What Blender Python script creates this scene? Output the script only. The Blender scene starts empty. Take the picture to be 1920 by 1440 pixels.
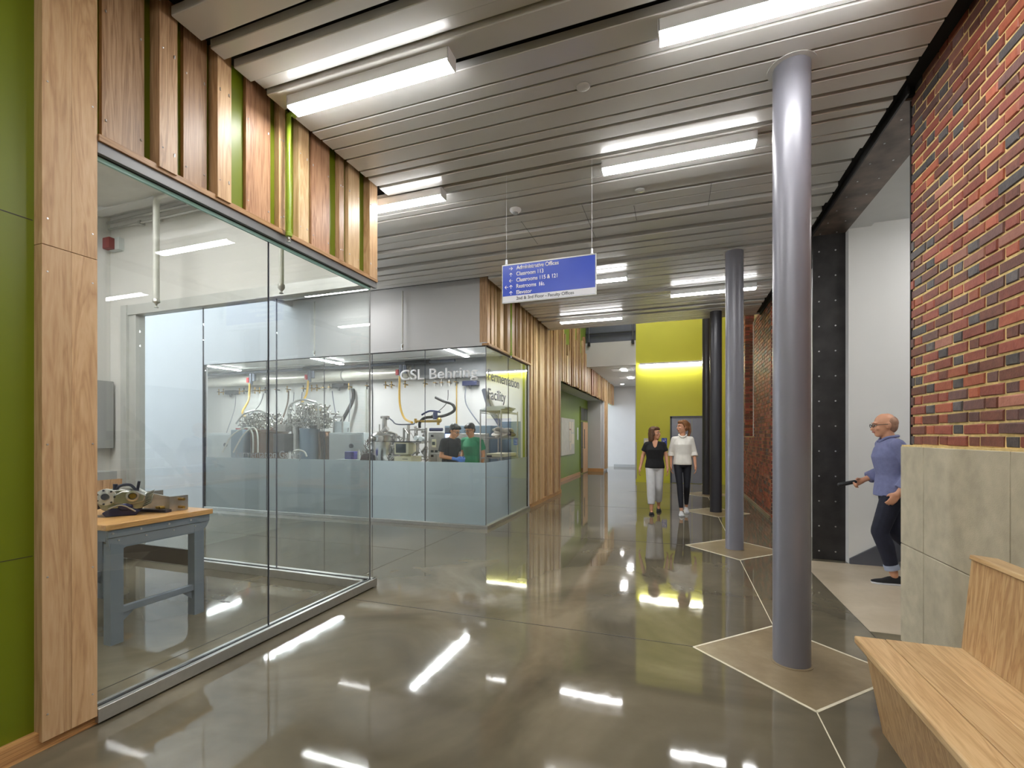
import bpy, bmesh, math, random
from mathutils import Vector, Matrix
R = random.Random(7)
SC = bpy.context.scene
COL = SC.collection
PI = math.pi

# ------------------------------------------------------------------ camera, world, exposure
cam = bpy.data.cameras.new('camera')
cam.sensor_width = 36.0
cam.lens = 880 / 1920 * 36
cam.shift_y = 97 / 1920
cam.clip_start = 0.02
camo = bpy.data.objects.new('camera', cam)
camo.location = (0, 0, 1.45)
camo.rotation_euler = (PI / 2, 0, math.radians(19.406))
COL.objects.link(camo)
SC.camera = camo

world = bpy.data.worlds.new('world')
SC.world = world
world.use_nodes = True
world.node_tree.nodes['Background'].inputs[0].default_value = (0.80, 0.88, 1.0, 1)
world.node_tree.nodes['Background'].inputs[1].default_value = 3.6

SC.view_settings.view_transform = 'Standard'
SC.view_settings.look = 'None'
SC.view_settings.exposure = 1.0
SC.view_settings.gamma = 1.0
SC.view_settings.use_curve_mapping = False
LAMP = 32.0          # radiance of the linear fixtures' lenses

# ------------------------------------------------------------------ material helpers
def s2l(c):
    return tuple((x / 255 / 12.92 if x / 255 <= 0.04045 else ((x / 255 + 0.055) / 1.055) ** 2.4) for x in c)

class NT:
    def __init__(self, name):
        self.m = bpy.data.materials.new(name)
        self.m.use_nodes = True
        self.t = self.m.node_tree
        self.n = self.t.nodes
        self.p = self.n['Principled BSDF']
        self.out = self.n['Material Output']
    def add(self, typ, **kw):
        nd = self.n.new(typ)
        for k, v in kw.items():
            setattr(nd, k, v)
        return nd
    def link(self, a, b):
        self.t.links.new(a, b)
    def coords(self, scale=(1, 1, 1), rand=0.0):
        tc = self.add('ShaderNodeTexCoord')
        mp = self.add('ShaderNodeMapping')
        mp.inputs['Scale'].default_value = scale
        self.link(tc.outputs['Object'], mp.inputs['Vector'])
        if rand:
            oi = self.add('ShaderNodeObjectInfo')
            ml = self.add('ShaderNodeMath', operation='MULTIPLY')
            ml.inputs[1].default_value = rand
            self.link(oi.outputs['Random'], ml.inputs[0])
            cb = self.add('ShaderNodeCombineXYZ')
            for i in range(3):
                self.link(ml.outputs[0], cb.inputs[i])
            self.link(cb.outputs[0], mp.inputs['Location'])
        return mp.outputs[0]
    def noise(self, vec, scale, detail=4, rough=0.5, dist=0.0):
        nz = self.add('ShaderNodeTexNoise')
        nz.inputs['Scale'].default_value = scale
        nz.inputs['Detail'].default_value = detail
        nz.inputs['Roughness'].default_value = rough
        nz.inputs['Distortion'].default_value = dist
        self.link(vec, nz.inputs['Vector'])
        return nz.outputs['Fac']
    def ramp(self, fac, stops):
        r = self.add('ShaderNodeValToRGB')
        cr = r.color_ramp
        while len(cr.elements) < len(stops):
            cr.elements.new(0.5)
        for e, (p, c) in zip(cr.elements, stops):
            e.position = p
            e.color = tuple(c) + (1,) if len(c) == 3 else c
        self.link(fac, r.inputs[0])
        return r.outputs[0]
    def bump(self, h, strength, dist=0.01):
        b = self.add('ShaderNodeBump')
        b.inputs['Strength'].default_value = strength
        b.inputs['Distance'].default_value = dist
        self.link(h, b.inputs['Height'])
        self.link(b.outputs[0], self.p.inputs['Normal'])

def plain(name, rgb, rough=0.5, metal=0.0, vary=0.06, scale=6.0, bump=0.0, lin=False, spec=0.5, bscale=None):
    k = NT(name)
    c = rgb if lin else s2l(rgb)
    v = k.coords()
    f = k.noise(v, scale, 3)
    lo = tuple(max(0, x * (1 - vary)) for x in c)
    hi = tuple(min(1, x * (1 + vary)) for x in c)
    k.link(k.ramp(f, [(0.3, lo), (0.7, hi)]), k.p.inputs['Base Color'])
    k.p.inputs['Roughness'].default_value = rough
    k.p.inputs['Metallic'].default_value = metal
    k.p.inputs['Specular IOR Level'].default_value = spec
    if bump:
        k.bump(k.noise(v, bscale or scale * 10, 5), bump, 0.004)
    return k.m

def emit(name, rgb, strength):
    k = NT(name)
    e = k.add('ShaderNodeEmission')
    e.inputs[0].default_value = tuple(rgb) + (1,)
    e.inputs[1].default_value = strength
    k.link(e.outputs[0], k.out.inputs['Surface'])
    return k.m

def wood(name, dark, mid, light, axis='z', grain=1.0, rough=0.42, tint=0.12):
    k = NT(name)
    a = 0.9
    b = 11.0 * grain
    sc = {'z': (b, b, a), 'y': (b, a, b), 'x': (a, b, b)}[axis]
    v = k.coords(sc, 40.0)
    f1 = k.noise(v, 1.0, 3, 0.55, 1.6)
    m5 = k.add('ShaderNodeMath', operation='MULTIPLY'); m5.inputs[1].default_value = 9.0
    k.link(f1, m5.inputs[0])
    fr = k.add('ShaderNodeMath', operation='PINGPONG'); fr.inputs[1].default_value = 1.0
    k.link(m5.outputs[0], fr.inputs[0])
    f2 = k.noise(v, 9.0, 5, 0.6)
    mx = k.add('ShaderNodeMix', data_type='FLOAT'); mx.inputs[0].default_value = 0.62
    k.link(fr.outputs[0], mx.inputs[2]); k.link(f2, mx.inputs[3])
    col = k.ramp(mx.outputs[0], [(0.22, s2l(dark)), (0.5, s2l(mid)), (0.8, s2l(light))])
    oi = k.add('ShaderNodeObjectInfo')
    hs = k.add('ShaderNodeHueSaturation')
    mr = k.add('ShaderNodeMapRange'); mr.inputs[3].default_value = 1 - tint; mr.inputs[4].default_value = 1 + tint
    k.link(oi.outputs['Random'], mr.inputs[0]); k.link(mr.outputs[0], hs.inputs['Value'])
    hs.inputs['Saturation'].default_value = 0.93
    k.link(col, hs.inputs['Color'])
    k.link(hs.outputs[0], k.p.inputs['Base Color'])
    k.p.inputs['Roughness'].default_value = rough
    k.bump(mx.outputs[0], 0.06, 0.003)
    return k.m

def glassmat(name, tint=(0.975, 0.99, 0.987), refl=1.0, ior=1.5):
    k = NT(name)
    g = k.add('ShaderNodeNewGeometry')
    mi = k.add('ShaderNodeMix', data_type='FLOAT')
    mi.inputs[2].default_value = ior; mi.inputs[3].default_value = 1 / ior
    k.link(g.outputs['Backfacing'], mi.inputs[0])
    fr = k.add('ShaderNodeFresnel'); k.link(mi.outputs[0], fr.inputs['IOR'])
    ml = k.add('ShaderNodeMath', operation='MULTIPLY'); ml.inputs[1].default_value = refl
    k.link(fr.outputs[0], ml.inputs[0])
    tr = k.add('ShaderNodeBsdfTransparent'); tr.inputs[0].default_value = tuple(tint) + (1,)
    gl = k.add('ShaderNodeBsdfGlossy'); gl.inputs['Roughness'].default_value = 0.0
    gl.inputs[0].default_value = (1, 1, 1, 1)
    ms = k.add('ShaderNodeMixShader')
    k.link(ml.outputs[0], ms.inputs[0]); k.link(tr.outputs[0], ms.inputs[1]); k.link(gl.outputs[0], ms.inputs[2])
    k.link(ms.outputs[0], k.out.inputs['Surface'])
    return k.m

def frostmat(name):
    k = NT(name)
    rf = k.add('ShaderNodeBsdfRefraction'); rf.inputs['IOR'].default_value = 1.06; rf.inputs['Roughness'].default_value = 0.6
    rf.inputs[0].default_value = (0.9, 0.95, 0.97, 1)
    df = k.add('ShaderNodeBsdfDiffuse'); df.inputs[0].default_value = (0.56, 0.62, 0.65, 1)
    tl = k.add('ShaderNodeBsdfTranslucent'); tl.inputs[0].default_value = (0.75, 0.82, 0.85, 1)
    a = k.add('ShaderNodeMixShader'); a.inputs[0].default_value = 0.5
    k.link(df.outputs[0], a.inputs[1]); k.link(tl.outputs[0], a.inputs[2])
    b = k.add('ShaderNodeMixShader'); b.inputs[0].default_value = 0.6
    k.link(rf.outputs[0], b.inputs[1]); k.link(a.outputs[0], b.inputs[2])
    k.link(b.outputs[0], k.out.inputs['Surface'])
    return k.m

def concrete(name, c0, c1, c2, rough, coat=0.0, big=0.7, det=8, fine=0.35):
    k = NT(name)
    v = k.coords()
    f = k.noise(v, big, det, 0.55, 0.9)
    f2 = k.noise(v, 11, 6, 0.7)
    mx = k.add('ShaderNodeMix', data_type='FLOAT'); mx.inputs[0].default_value = fine
    k.link(f, mx.inputs[2]); k.link(f2, mx.inputs[3])
    k.link(k.ramp(mx.outputs[0], [(0.32, s2l(c0)), (0.5, s2l(c1)), (0.68, s2l(c2))]), k.p.inputs['Base Color'])
    rr = k.add('ShaderNodeMapRange'); rr.inputs[1].default_value = 0.35; rr.inputs[2].default_value = 0.65; rr.inputs[3].default_value = rough * (0.6 if rough < 0.1 else 0.97); rr.inputs[4].default_value = rough * (1.5 if rough < 0.1 else 1.03)
    k.link(f2, rr.inputs[0]); k.link(rr.outputs[0], k.p.inputs['Roughness'])
    k.p.inputs['Coat Weight'].default_value = coat
    k.p.inputs['Coat Roughness'].default_value = 0.03
    return k.m

def brickmat(name, a, b):
    k = NT(name)
    v = k.coords((1, 1, 1), 30.0)
    f = k.noise(v, 22, 6, 0.7)
    oi = k.add('ShaderNodeObjectInfo')
    hs = k.add('ShaderNodeHueSaturation')
    mr = k.add('ShaderNodeMapRange'); mr.inputs[3].default_value = 0.75; mr.inputs[4].default_value = 1.25
    k.link(oi.outputs['Random'], mr.inputs[0]); k.link(mr.outputs[0], hs.inputs['Value'])
    k.link(k.ramp(f, [(0.3, s2l(a)), (0.7, s2l(b))]), hs.inputs['Color'])
    k.link(hs.outputs[0], k.p.inputs['Base Color'])
    k.p.inputs['Roughness'].default_value = 0.55
    k.p.inputs['Specular IOR Level'].default_value = 0.45
    k.bump(k.noise(v, 90, 5), 0.35, 0.004)
    return k.m

M = {}
M['floor'] = concrete('polished_concrete', (82, 76, 63), (100, 93, 77), (122, 113, 95), 0.045, 0.0, 0.85, 4, 0.07)
M['pad'] = concrete('pad_concrete', (112, 98, 74), (132, 116, 90), (152, 138, 112), 0.3, 0.0, 2.0)
M['landing'] = concrete('landing_concrete', (160, 146, 124), (176, 162, 140), (188, 176, 156), 0.3, 0.0, 1.2)
M['stone'] = plain('limestone', (176, 166, 144), 0.85, 0, 0.12, 9, 0.35, bscale=160, spec=0.2)
M['joint_pale'] = plain('pale_joint_filler', (206, 198, 176), 0.6, 0, 0.1, 25)
M['joint_dark'] = plain('dark_joint', (52, 48, 40), 0.5)
M['green'] = plain('green_paint', (106, 119, 8), 0.38, 0, 0.04, 2)
M['green2'] = plain('leaf_green_paint', (118, 142, 40), 0.4, 0, 0.04, 2)
M['yellow'] = plain('yellow_green_paint', (208, 206, 66), 0.42, 0, 0.02, 2)
M['white'] = plain('white_paint', (214, 213, 210), 0.6, 0, 0.015, 2)
M['whitegrey'] = plain('pale_grey_paint', (196, 196, 196), 0.6, 0, 0.02, 2)
M['alu'] = plain('brushed_aluminium', (188, 188, 184), 0.32, 0.85, 0.05, 20)
M['alu_header'] = plain('grey_header_aluminium', (120, 120, 120), 0.45, 0.4, 0.03, 10)
M['alu_white'] = plain('satin_aluminium_frame', (196, 198, 196), 0.4, 0.25, 0.03, 10)
M['pan'] = plain('ceiling_metal_paint', (196, 195, 191), 0.27, 0.08, 0.015, 3, spec=0.45)
M['black'] = plain('black_void', (14, 14, 15), 0.8)
M['dark'] = plain('dark_plastic', (30, 31, 34), 0.45)
M['rubber'] = plain('black_rubber', (22, 22, 24), 0.6)
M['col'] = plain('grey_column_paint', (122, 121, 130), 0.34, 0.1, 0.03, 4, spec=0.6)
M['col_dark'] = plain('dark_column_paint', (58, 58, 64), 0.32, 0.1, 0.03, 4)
M['housing'] = plain('fixture_white', (226, 226, 226), 0.45, 0, 0.01)
M['lens'] = emit('lit_lens', (1.0, 0.995, 0.985), LAMP)
M['lens_lab'] = emit('lit_lab_lens', (0.97, 0.985, 1.0), LAMP * 1.9)
M['lens_gallery_fill'] = emit('added_gallery_lens', (1.0, 0.985, 0.95), LAMP * 1.25)
M['lens_high_fill'] = emit('added_atrium_lens', (1.0, 0.985, 0.95), LAMP * 1.15)
M['lens_dim'] = emit('lit_corridor_lens', (1.0, 0.99, 0.97), LAMP * 0.55)
M['lens_soft'] = emit('lit_wash_lens', (1.0, 0.99, 0.92), LAMP * 1.6)
M['lens_far'] = emit('lit_troffer_lens', (1.0, 0.985, 0.96), LAMP * 1.5)
M['glass'] = glassmat('clear_glass')
M['edge_reflection'] = plain('edge_reflection_green', (150, 190, 180), 0.2, 0, 0.05)  # pale green that paints the reflection at the glass edge
M['frost'] = frostmat('frosted_film')
M['maple'] = wood('maple_wood', (178, 136, 90), (200, 160, 112), (212, 176, 130), 'z', 0.8)
M['oak'] = wood('oak_wood', (142, 106, 70), (176, 138, 98), (196, 162, 122), 'z', 1.6)
M['oak_dark'] = wood('brown_oak_wood', (130, 94, 62), (160, 122, 84), (178, 142, 102), 'z', 1.8)
M['cedar'] = wood('cedar_wood', (136, 94, 64), (168, 122, 86), (188, 146, 108), 'z', 1.4)
M['pine'] = wood('knotty_pine_wood', (182, 142, 94), (206, 170, 120), (220, 190, 144), 'z', 1.0)
M['pine_y'] = wood('pine_trim_wood', (140, 98, 54), (168, 124, 74), (186, 144, 92), 'y', 1.4)
M['ply'] = wood('plywood_edge', (150, 96, 42), (196, 142, 78), (214, 164, 98), 'y', 5.0)
M['bench_y'] = wood('bench_seat_wood', (180, 138, 86), (202, 164, 110), (216, 182, 130), 'y', 1.6, 0.35)
M['bench_z'] = wood('bench_panel_wood', (166, 120, 70), (194, 152, 98), (210, 174, 122), 'z', 1.3, 0.38)
M['topwood'] = wood('bench_top_wood', (186, 130, 60), (206, 152, 82), (220, 172, 104), 'y', 2.5, 0.3)
M['mortar'] = plain('yellow_mortar', (206, 180, 124), 0.9, 0, 0.18, 30, 0.5, bscale=120, spec=0.1)
M['mortar2'] = plain('pale_mortar', (170, 146, 112), 0.9, 0, 0.15, 30, spec=0.1)
BR = [brickmat('brick_red', (116, 54, 43), (144, 76, 60)), brickmat('brick_orange', (140, 68, 46), (164, 90, 64)),
      brickmat('brick_brown', (92, 52, 43), (122, 72, 58)), brickmat('brick_purple', (82, 56, 54), (110, 76, 70)),
      brickmat('brick_blueblack', (60, 56, 58), (92, 84, 84)), brickmat('brick_pink', (140, 88, 72), (162, 108, 90))]
M['steel_dark'] = plain('blackened_steel', (54, 52, 52), 0.42, 0.4, 0.35, 5, 0.05)
M['steel_soffit'] = plain('blackened_steel_soffit', (104, 90, 80), 0.4, 0.3, 0.4, 6, 0.05)
M['rivet'] = plain('bright_rivet', (205, 205, 205), 0.3, 0.8)
M['stainless'] = plain('stainless_steel', (196, 194, 188), 0.2, 1.0, 0.06, 8)
M['stainless2'] = plain('dull_stainless', (176, 172, 166), 0.35, 0.8, 0.12, 8)
M['brass'] = plain('brass', (176, 142, 72), 0.3, 0.9, 0.1)
M['copper'] = plain('brown_copper_jacket', (112, 82, 60), 0.3, 0.7, 0.15, 8)
M['bluegrey'] = plain('blue_grey_enamel', (126, 146, 162), 0.4, 0.1, 0.05)
M['cabgrey'] = plain('pale_cabinet_enamel', (200, 207, 208), 0.4, 0.1, 0.03)
M['tablegrey'] = plain('grey_bench_enamel', (124, 134, 146), 0.4, 0.1, 0.05)
M['shelf_brown'] = plain('dark_bronze_panel', (104, 94, 84), 0.4, 0.3)
M['bulk_grey'] = plain('mid_grey_bulkhead_paint', (122, 122, 124), 0.6)
M['beige'] = plain('beige_plastic', (198, 192, 160), 0.5)
M['screen'] = plain('dark_screen', (40, 48, 50), 0.15)
M['navy'] = plain('navy_panel', (36, 44, 84), 0.4)
M['ui'] = emit('lit_screen', (0.45, 0.6, 1.0), 1.2)
M['ui_white'] = emit('lit_screen_white', (0.85, 0.9, 1.0), 1.6)
M['hose_y'] = plain('amber_hose', (190, 152, 60), 0.35)
M['hose_w'] = plain('clear_hose', (206, 206, 196), 0.25)
M['red'] = plain('red_plastic', (170, 30, 34), 0.4)
M['redbox'] = plain('alarm_red', (120, 30, 30), 0.45)
M['blue_bin'] = plain('blue_plastic', (26, 36, 140), 0.4)
M['duct'] = plain('foil_duct', (226, 222, 210), 0.28, 0.35, 0.1, 3)
M['foil'] = plain('wrinkled_foil', (190, 188, 180), 0.4, 0.3, 0.08, 4, 0.9, bscale=7)
M['pipe_grey'] = plain('grey_pipe', (88, 92, 104), 0.4, 0.3)
M['pipe_white'] = plain('white_pipe', (200, 200, 194), 0.45)
M['pipe_green'] = plain('green_pipe_paint', (128, 150, 42), 0.3)
M['door_grey'] = plain('elevator_steel', (150, 154, 168), 0.35, 0.35, 0.03)
M['frame_grey'] = plain('grey_door_frame', (92, 94, 102), 0.4, 0.2)
M['door_wood'] = plain('pale_wood_door', (200, 160, 122), 0.5, 0, 0.05)
M['sign_blue'] = plain('sign_blue', (66, 88, 190), 0.22, 0, 0.03)
M['sign_white'] = plain('sign_white', (214, 216, 222), 0.3, 0, 0.01)
M['letter_white'] = plain('letter_white', (240, 240, 242), 0.4, 0, 0.0)
M['letter_grey'] = plain('letter_grey', (92, 96, 106), 0.4, 0, 0.0)
M['letter_glass'] = plain('etched_letter_grey', (120, 124, 120), 0.5, 0, 0.0)
M['letter_etch'] = plain('etched_letter_pale', (150, 156, 160), 0.5, 0, 0.0)
M['paper'] = plain('paper', (222, 214, 196), 0.7, 0, 0.08, 30)
M['cork'] = plain('board_grey', (196, 196, 188), 0.6)
M['tv'] = plain('grey_panel', (158, 160, 160), 0.5, 0, 0.02)
M['cast'] = plain('cast_aluminium', (172, 170, 164), 0.3, 0.85, 0.12, 14, 0.1)
M['cast_dark'] = plain('dark_casting', (70, 72, 86), 0.35, 0.6, 0.2, 14)
M['indigo'] = plain('indigo_casting', (44, 44, 84), 0.35, 0.4, 0.1, 10)
M['fabric_cloth'] = plain('cloth_white', (212, 206, 196), 0.9, 0, 0.12, 14, 0.4)
M['cloth_purple'] = plain('cloth_purple', (70, 56, 96), 0.9, 0, 0.3, 20)
M['skin'] = plain('skin', (206, 150, 118), 0.5, 0, 0.05, 10)
M['skin2'] = plain('skin_tan', (196, 138, 98), 0.5, 0, 0.05, 10)
M['hair_brown'] = plain('brown_hair', (92, 62, 38), 0.55, 0, 0.3, 30, 0.4, bscale=90)
M['hair_auburn'] = plain('auburn_hair', (128, 84, 46), 0.5, 0, 0.3, 30, 0.4, bscale=90)
M['hair_black'] = plain('black_hair', (26, 23, 23), 0.5, 0, 0.3, 30, 0.4, bscale=90)
M['hair_grey'] = plain('cropped_grey_hair', (164, 124, 100), 0.6, 0, 0.2, 30)
M['cloth_black'] = plain('black_fabric', (22, 22, 25), 0.85, 0, 0.2, 12, 0.2)
M['cloth_navyblack'] = plain('dark_navy_tshirt', (28, 32, 40), 0.85, 0, 0.2, 12, 0.2)
M['cloth_offwhite'] = plain('light_trousers', (206, 206, 208), 0.85, 0, 0.05, 12, 0.3)
M['cloth_white'] = plain('white_blouse', (232, 228, 220), 0.8, 0, 0.04, 12, 0.4, bscale=40)
M['legging'] = plain('dark_leggings', (26, 28, 38), 0.75, 0, 0.15, 12)
M['denim'] = plain('dark_denim', (26, 28, 44), 0.85, 0, 0.2, 16)
M['cuff'] = plain('pale_denim_cuff', (150, 158, 176), 0.85)
M['cloth_blue'] = plain('blue_shirt', (110, 114, 150), 0.8, 0, 0.1, 30, 0.3)
M['cloth_green'] = plain('green_tshirt', (40, 130, 88), 0.85, 0, 0.08, 12, 0.2)
M['glove'] = plain('blue_glove', (80, 126, 204), 0.5)
M['eye_white'] = plain('eye_white', (230, 226, 220), 0.3, 0, 0)
M['eye_dark'] = plain('eye_dark', (40, 28, 22), 0.2, 0, 0)
M['lip'] = plain('lip', (168, 92, 84), 0.5)
M['brown_leather'] = plain('brown_leather', (120, 82, 62), 0.6)
M['ceil_white'] = plain('white_ceiling_paint', (206, 206, 204), 0.7, 0, 0.02)

# ------------------------------------------------------------------ mesh builder
class B:
    def __init__(s):
        s.v = []; s.f = []
    def add(s, vs, fs):
        o = len(s.v)
        s.v += [tuple(x) for x in vs]
        s.f += [tuple(i + o for i in f) for f in fs]
        return s
    def box(s, x0, x1, y0, y1, z0, z1):
        x0, x1 = min(x0, x1), max(x0, x1); y0, y1 = min(y0, y1), max(y0, y1); z0, z1 = min(z0, z1), max(z0, z1)
        return s.add([(x0, y0, z0), (x1, y0, z0), (x1, y1, z0), (x0, y1, z0), (x0, y0, z1), (x1, y0, z1), (x1, y1, z1), (x0, y1, z1)],
                     [(0, 3, 2, 1), (4, 5, 6, 7), (0, 1, 5, 4), (1, 2, 6, 5), (2, 3, 7, 6), (3, 0, 4, 7)])
    def obox(s, c, size, rot=(0, 0, 0)):
        m = Matrix.Translation(c) @ (Matrix.Rotation(rot[2], 4, 'Z') @ Matrix.Rotation(rot[1], 4, 'Y') @ Matrix.Rotation(rot[0], 4, 'X'))
        t = B().box(-size[0] / 2, size[0] / 2, -size[1] / 2, size[1] / 2, -size[2] / 2, size[2] / 2)
        return s.add([m @ Vector(v) for v in t.v], t.f)
    def rings(s, rs, closed=True):
        n = len(rs[0]); vs = [p for r in rs for p in r]; fs = []
        for i in range(len(rs) - 1):
            for j in range(n):
                a = i * n + j; b = i * n + (j + 1) % n
                fs.append((a, b, b + n, a + n))
        if closed:
            fs.append(tuple(range(n - 1, -1, -1))); fs.append(tuple(range((len(rs) - 1) * n, len(rs) * n)))
        return s.add(vs, fs)
    def cyl(s, p0, p1, r0, r1=None, n=14):
        r1 = r0 if r1 is None else r1
        p0, p1 = Vector(p0), Vector(p1)
        d = (p1 - p0).normalized()
        u = d.orthogonal().normalized(); w = d.cross(u)
        return s.rings([[p + (u * math.cos(t) + w * math.sin(t)) * r for t in [2 * PI * j / n for j in range(n)]] for p, r in ((p0, r0), (p1, r1))])
    def tube(s, pts, r, n=8):
        pts = [Vector(p) for p in pts]
        rs = []; u = None
        for i, p in enumerate(pts):
            d = (pts[min(i + 1, len(pts) - 1)] - pts[max(i - 1, 0)])
            d = d.normalized() if d.length > 1e-9 else Vector((0, 0, 1))
            u = d.orthogonal().normalized() if u is None else (u - d * u.dot(d)).normalized()
            w = d.cross(u)
            rr = r[i] if isinstance(r, (list, tuple)) else r
            rs.append([p + (u * math.cos(2 * PI * j / n) + w * math.sin(2 * PI * j / n)) * rr for j in range(n)])
        return s.rings(rs)
    def lathe(s, prof, o=(0, 0, 0), n=24):
        o = Vector(o)
        return s.rings([[o + Vector((r * math.cos(2 * PI * j / n), r * math.sin(2 * PI * j / n), z)) for j in range(n)] for r, z in prof])
    def loft(s, rings, n=18):
        return s.rings([[(c[0] + rx * math.cos(2 * PI * j / n), c[1] + ry * math.sin(2 * PI * j / n), c[2]) for j in range(n)] for c, rx, ry in rings])
    def ell(s, c, rx, ry, rz, m=None, n=14, k=9):
        m = m or Matrix.Identity(3)
        c = Vector(c); rs = []
        for i in range(1, k):
            a = -PI / 2 + PI * i / k
            rs.append([c + m @ Vector((rx * math.cos(a) * math.cos(2 * PI * j / n), ry * math.cos(a) * math.sin(2 * PI * j / n), rz * math.sin(a))) for j in range(n)])
        return s.rings(rs)
    def cap(s, p0, p1, r0, r1=None, n=12):
        r1 = r0 if r1 is None else r1
        p0, p1 = Vector(p0), Vector(p1)
        d = (p1 - p0)
        d = d.normalized() if d.length > 1e-6 else Vector((0, 0, 1))
        pts = []; rad = []
        for a in (-80, -55, -28, 0):
            pts.append(p0 + d * r0 * math.sin(math.radians(a))); rad.append(r0 * math.cos(math.radians(a)))
        for a in (0, 28, 55, 80):
            pts.append(p1 + d * r1 * math.sin(math.radians(a))); rad.append(r1 * math.cos(math.radians(a)))
        u = d.orthogonal().normalized(); w = d.cross(u)
        return s.rings([[p + (u * math.cos(2 * PI * j / n) + w * math.sin(2 * PI * j / n)) * r for j in range(n)] for p, r in zip(pts, rad)])
    def prism(s, poly, axis, a, b):
        def P(q, t):
            return {'x': (t, q[0], q[1]), 'y': (q[0], t, q[1]), 'z': (q[0], q[1], t)}[axis]
        n = len(poly)
        fs = [tuple(range(n)), tuple(range(2 * n - 1, n - 1, -1))] + [(i, i + n, (i + 1) % n + n, (i + 1) % n) for i in range(n)]
        return s.add([P(q, a) for q in poly] + [P(q, b) for q in poly], fs)
    def mesh(s, name, smooth=True, ang=40):
        me = bpy.data.meshes.new(name)
        me.from_pydata(s.v, [], s.f)
        bm = bmesh.new(); bm.from_mesh(me)
        bmesh.ops.recalc_face_normals(bm, faces=bm.faces)
        bm.to_mesh(me); bm.free()
        if smooth:
            me.polygons.foreach_set('use_smooth', [True] * len(me.polygons))
            me.set_sharp_from_angle(angle=math.radians(ang))
        return me
    def build(s, name, mat, parent=None, bevel=0.0, smooth=True):
        o = bpy.data.objects.new(name, s.mesh(name, smooth))
        COL.objects.link(o)
        o.data.materials.append(M[mat] if isinstance(mat, str) else mat)
        if parent:
            o.parent = parent
        if bevel:
            bv = o.modifiers.new('bevel', 'BEVEL'); bv.width = bevel; bv.segments = 2; bv.limit_method = 'ANGLE'
        return o

def tag(o, label, cat, group=None):
    o['label'] = label; o['category'] = cat
    if group: o['group'] = group
    return o
def thing(name, label, cat, loc=(0, 0, 0), rz=0.0, group=None):
    o = bpy.data.objects.new(name, None)
    COL.objects.link(o); o.location = loc; o.rotation_euler = (0, 0, rz); o.empty_display_size = 0.1
    return tag(o, label, cat, group)
def struct(o, label=None):
    o['kind'] = 'structure'
    if label: o['label'] = label
    return o
def sbox(name, mat, x0, x1, y0, y1, z0, z1, parent=None, label=None, bevel=0):
    o = B().box(x0, x1, y0, y1, z0, z1).build(name, mat, parent, bevel, smooth=bool(bevel))
    if not parent: struct(o, label)
    return o
def pbox(name, mat, parent, x0, x1, y0, y1, z0, z1, bevel=0):
    return B().box(x0, x1, y0, y1, z0, z1).build(name, mat, parent, bevel, smooth=bool(bevel))
def copy_tree(o, parent=None, data=True):
    c = o.copy(); COL.objects.link(c)
    if parent: c.parent = parent
    for ch in o.children:
        copy_tree(ch, c)
    return c
def spline(pts, k=6):
    pts = [Vector(p) for p in pts]; out = []
    P = [pts[0]] + pts + [pts[-1]]
    for i in range(1, len(P) - 2):
        for j in range(k):
            t = j / k
            a, b, c, d = P[i - 1], P[i], P[i + 1], P[i + 2]
            out.append(0.5 * ((2 * b) + (c - a) * t + (2 * a - 5 * b + 4 * c - d) * t * t + (3 * b - a - 3 * c + d) * t ** 3))
    out.append(pts[-1])
    return out

def text(body, mat, parent, origin, xdir, zdir, width=None, size=0.1, name='lettering', extrude=0.0015, bold=0.012):
    cu = bpy.data.curves.new(name, 'FONT'); cu.body = body; cu.size = 1.0; cu.extrude = 0.0; cu.offset = bold
    o = bpy.data.objects.new(name, cu); COL.objects.link(o)
    dg = bpy.context.evaluated_depsgraph_get()
    me = bpy.data.meshes.new_from_object(o.evaluated_get(dg))
    bpy.data.objects.remove(o); bpy.data.curves.remove(cu)
    xs = [v.co.x for v in me.vertices]; x0, x1 = min(xs), max(xs)
    sy = size / 0.73
    sx = (width / (x1 - x0)) if width else sy
    X = Vector(xdir).normalized(); Z = Vector(zdir).normalized(); N = X.cross(Z)
    bm = bmesh.new(); bm.from_mesh(me)
    r = bmesh.ops.extrude_face_region(bm, geom=bm.faces[:])
    for e in r['geom']:
        if isinstance(e, bmesh.types.BMVert): e.co.z = extrude
    for v in bm.verts:
        p = v.co.copy()
        v.co = Vector(origin) + X * ((p.x - x0) * sx) + Z * (p.y * sy) + N * p.z
    bmesh.ops.recalc_face_normals(bm, faces=bm.faces)
    bm.to_mesh(me); bm.free()
    ob = bpy.data.objects.new(name, me); COL.objects.link(ob); me.materials.clear(); me.materials.append(M[mat])
    if parent: ob.parent = parent
    return ob

# ------------------------------------------------------------------ FLOOR
XL = -2.79          # green backing plane of the left wall
XR = 1.55           # brick face of the right wall
CZ = 3.82           # ceiling
floor = sbox('floor', 'floor', -15, 5.2, -4.0, 23.0, -0.2, 0.0, label='polished mottled grey concrete floor')
pad_c = [(0.69, 3.43), (0.69, 6.62), (0.69, 9.68), (0.69, 12.55)]
def strip(p, q, w, mat, name, z=0.0015):
    p, q = Vector((p[0], p[1])), Vector((q[0], q[1]))
    d = (q - p).normalized(); n = Vector((-d.y, d.x)) * w / 2
    return B().prism([tuple(p + n), tuple(p - n), tuple(q - n), tuple(q + n)], 'z', -0.01, z).build(name, mat, floor, smooth=False)
for cx, cy in pad_c:
    h = 0.585
    cs = [(cx - h, cy + 0.02), (cx, cy - h + 0.01), (cx + h, cy + 0.02), (cx, cy + h + 0.02)]
    B().prism(cs, 'z', -0.01, 0.0012).build('floor_pad', 'pad', floor, smooth=False)
    for i in range(4):
        strip(cs[i], cs[(i + 1) % 4], 0.016 if cy < 5 else 0.02, 'joint_pale', 'pad_joint', 0.0022)
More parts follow.
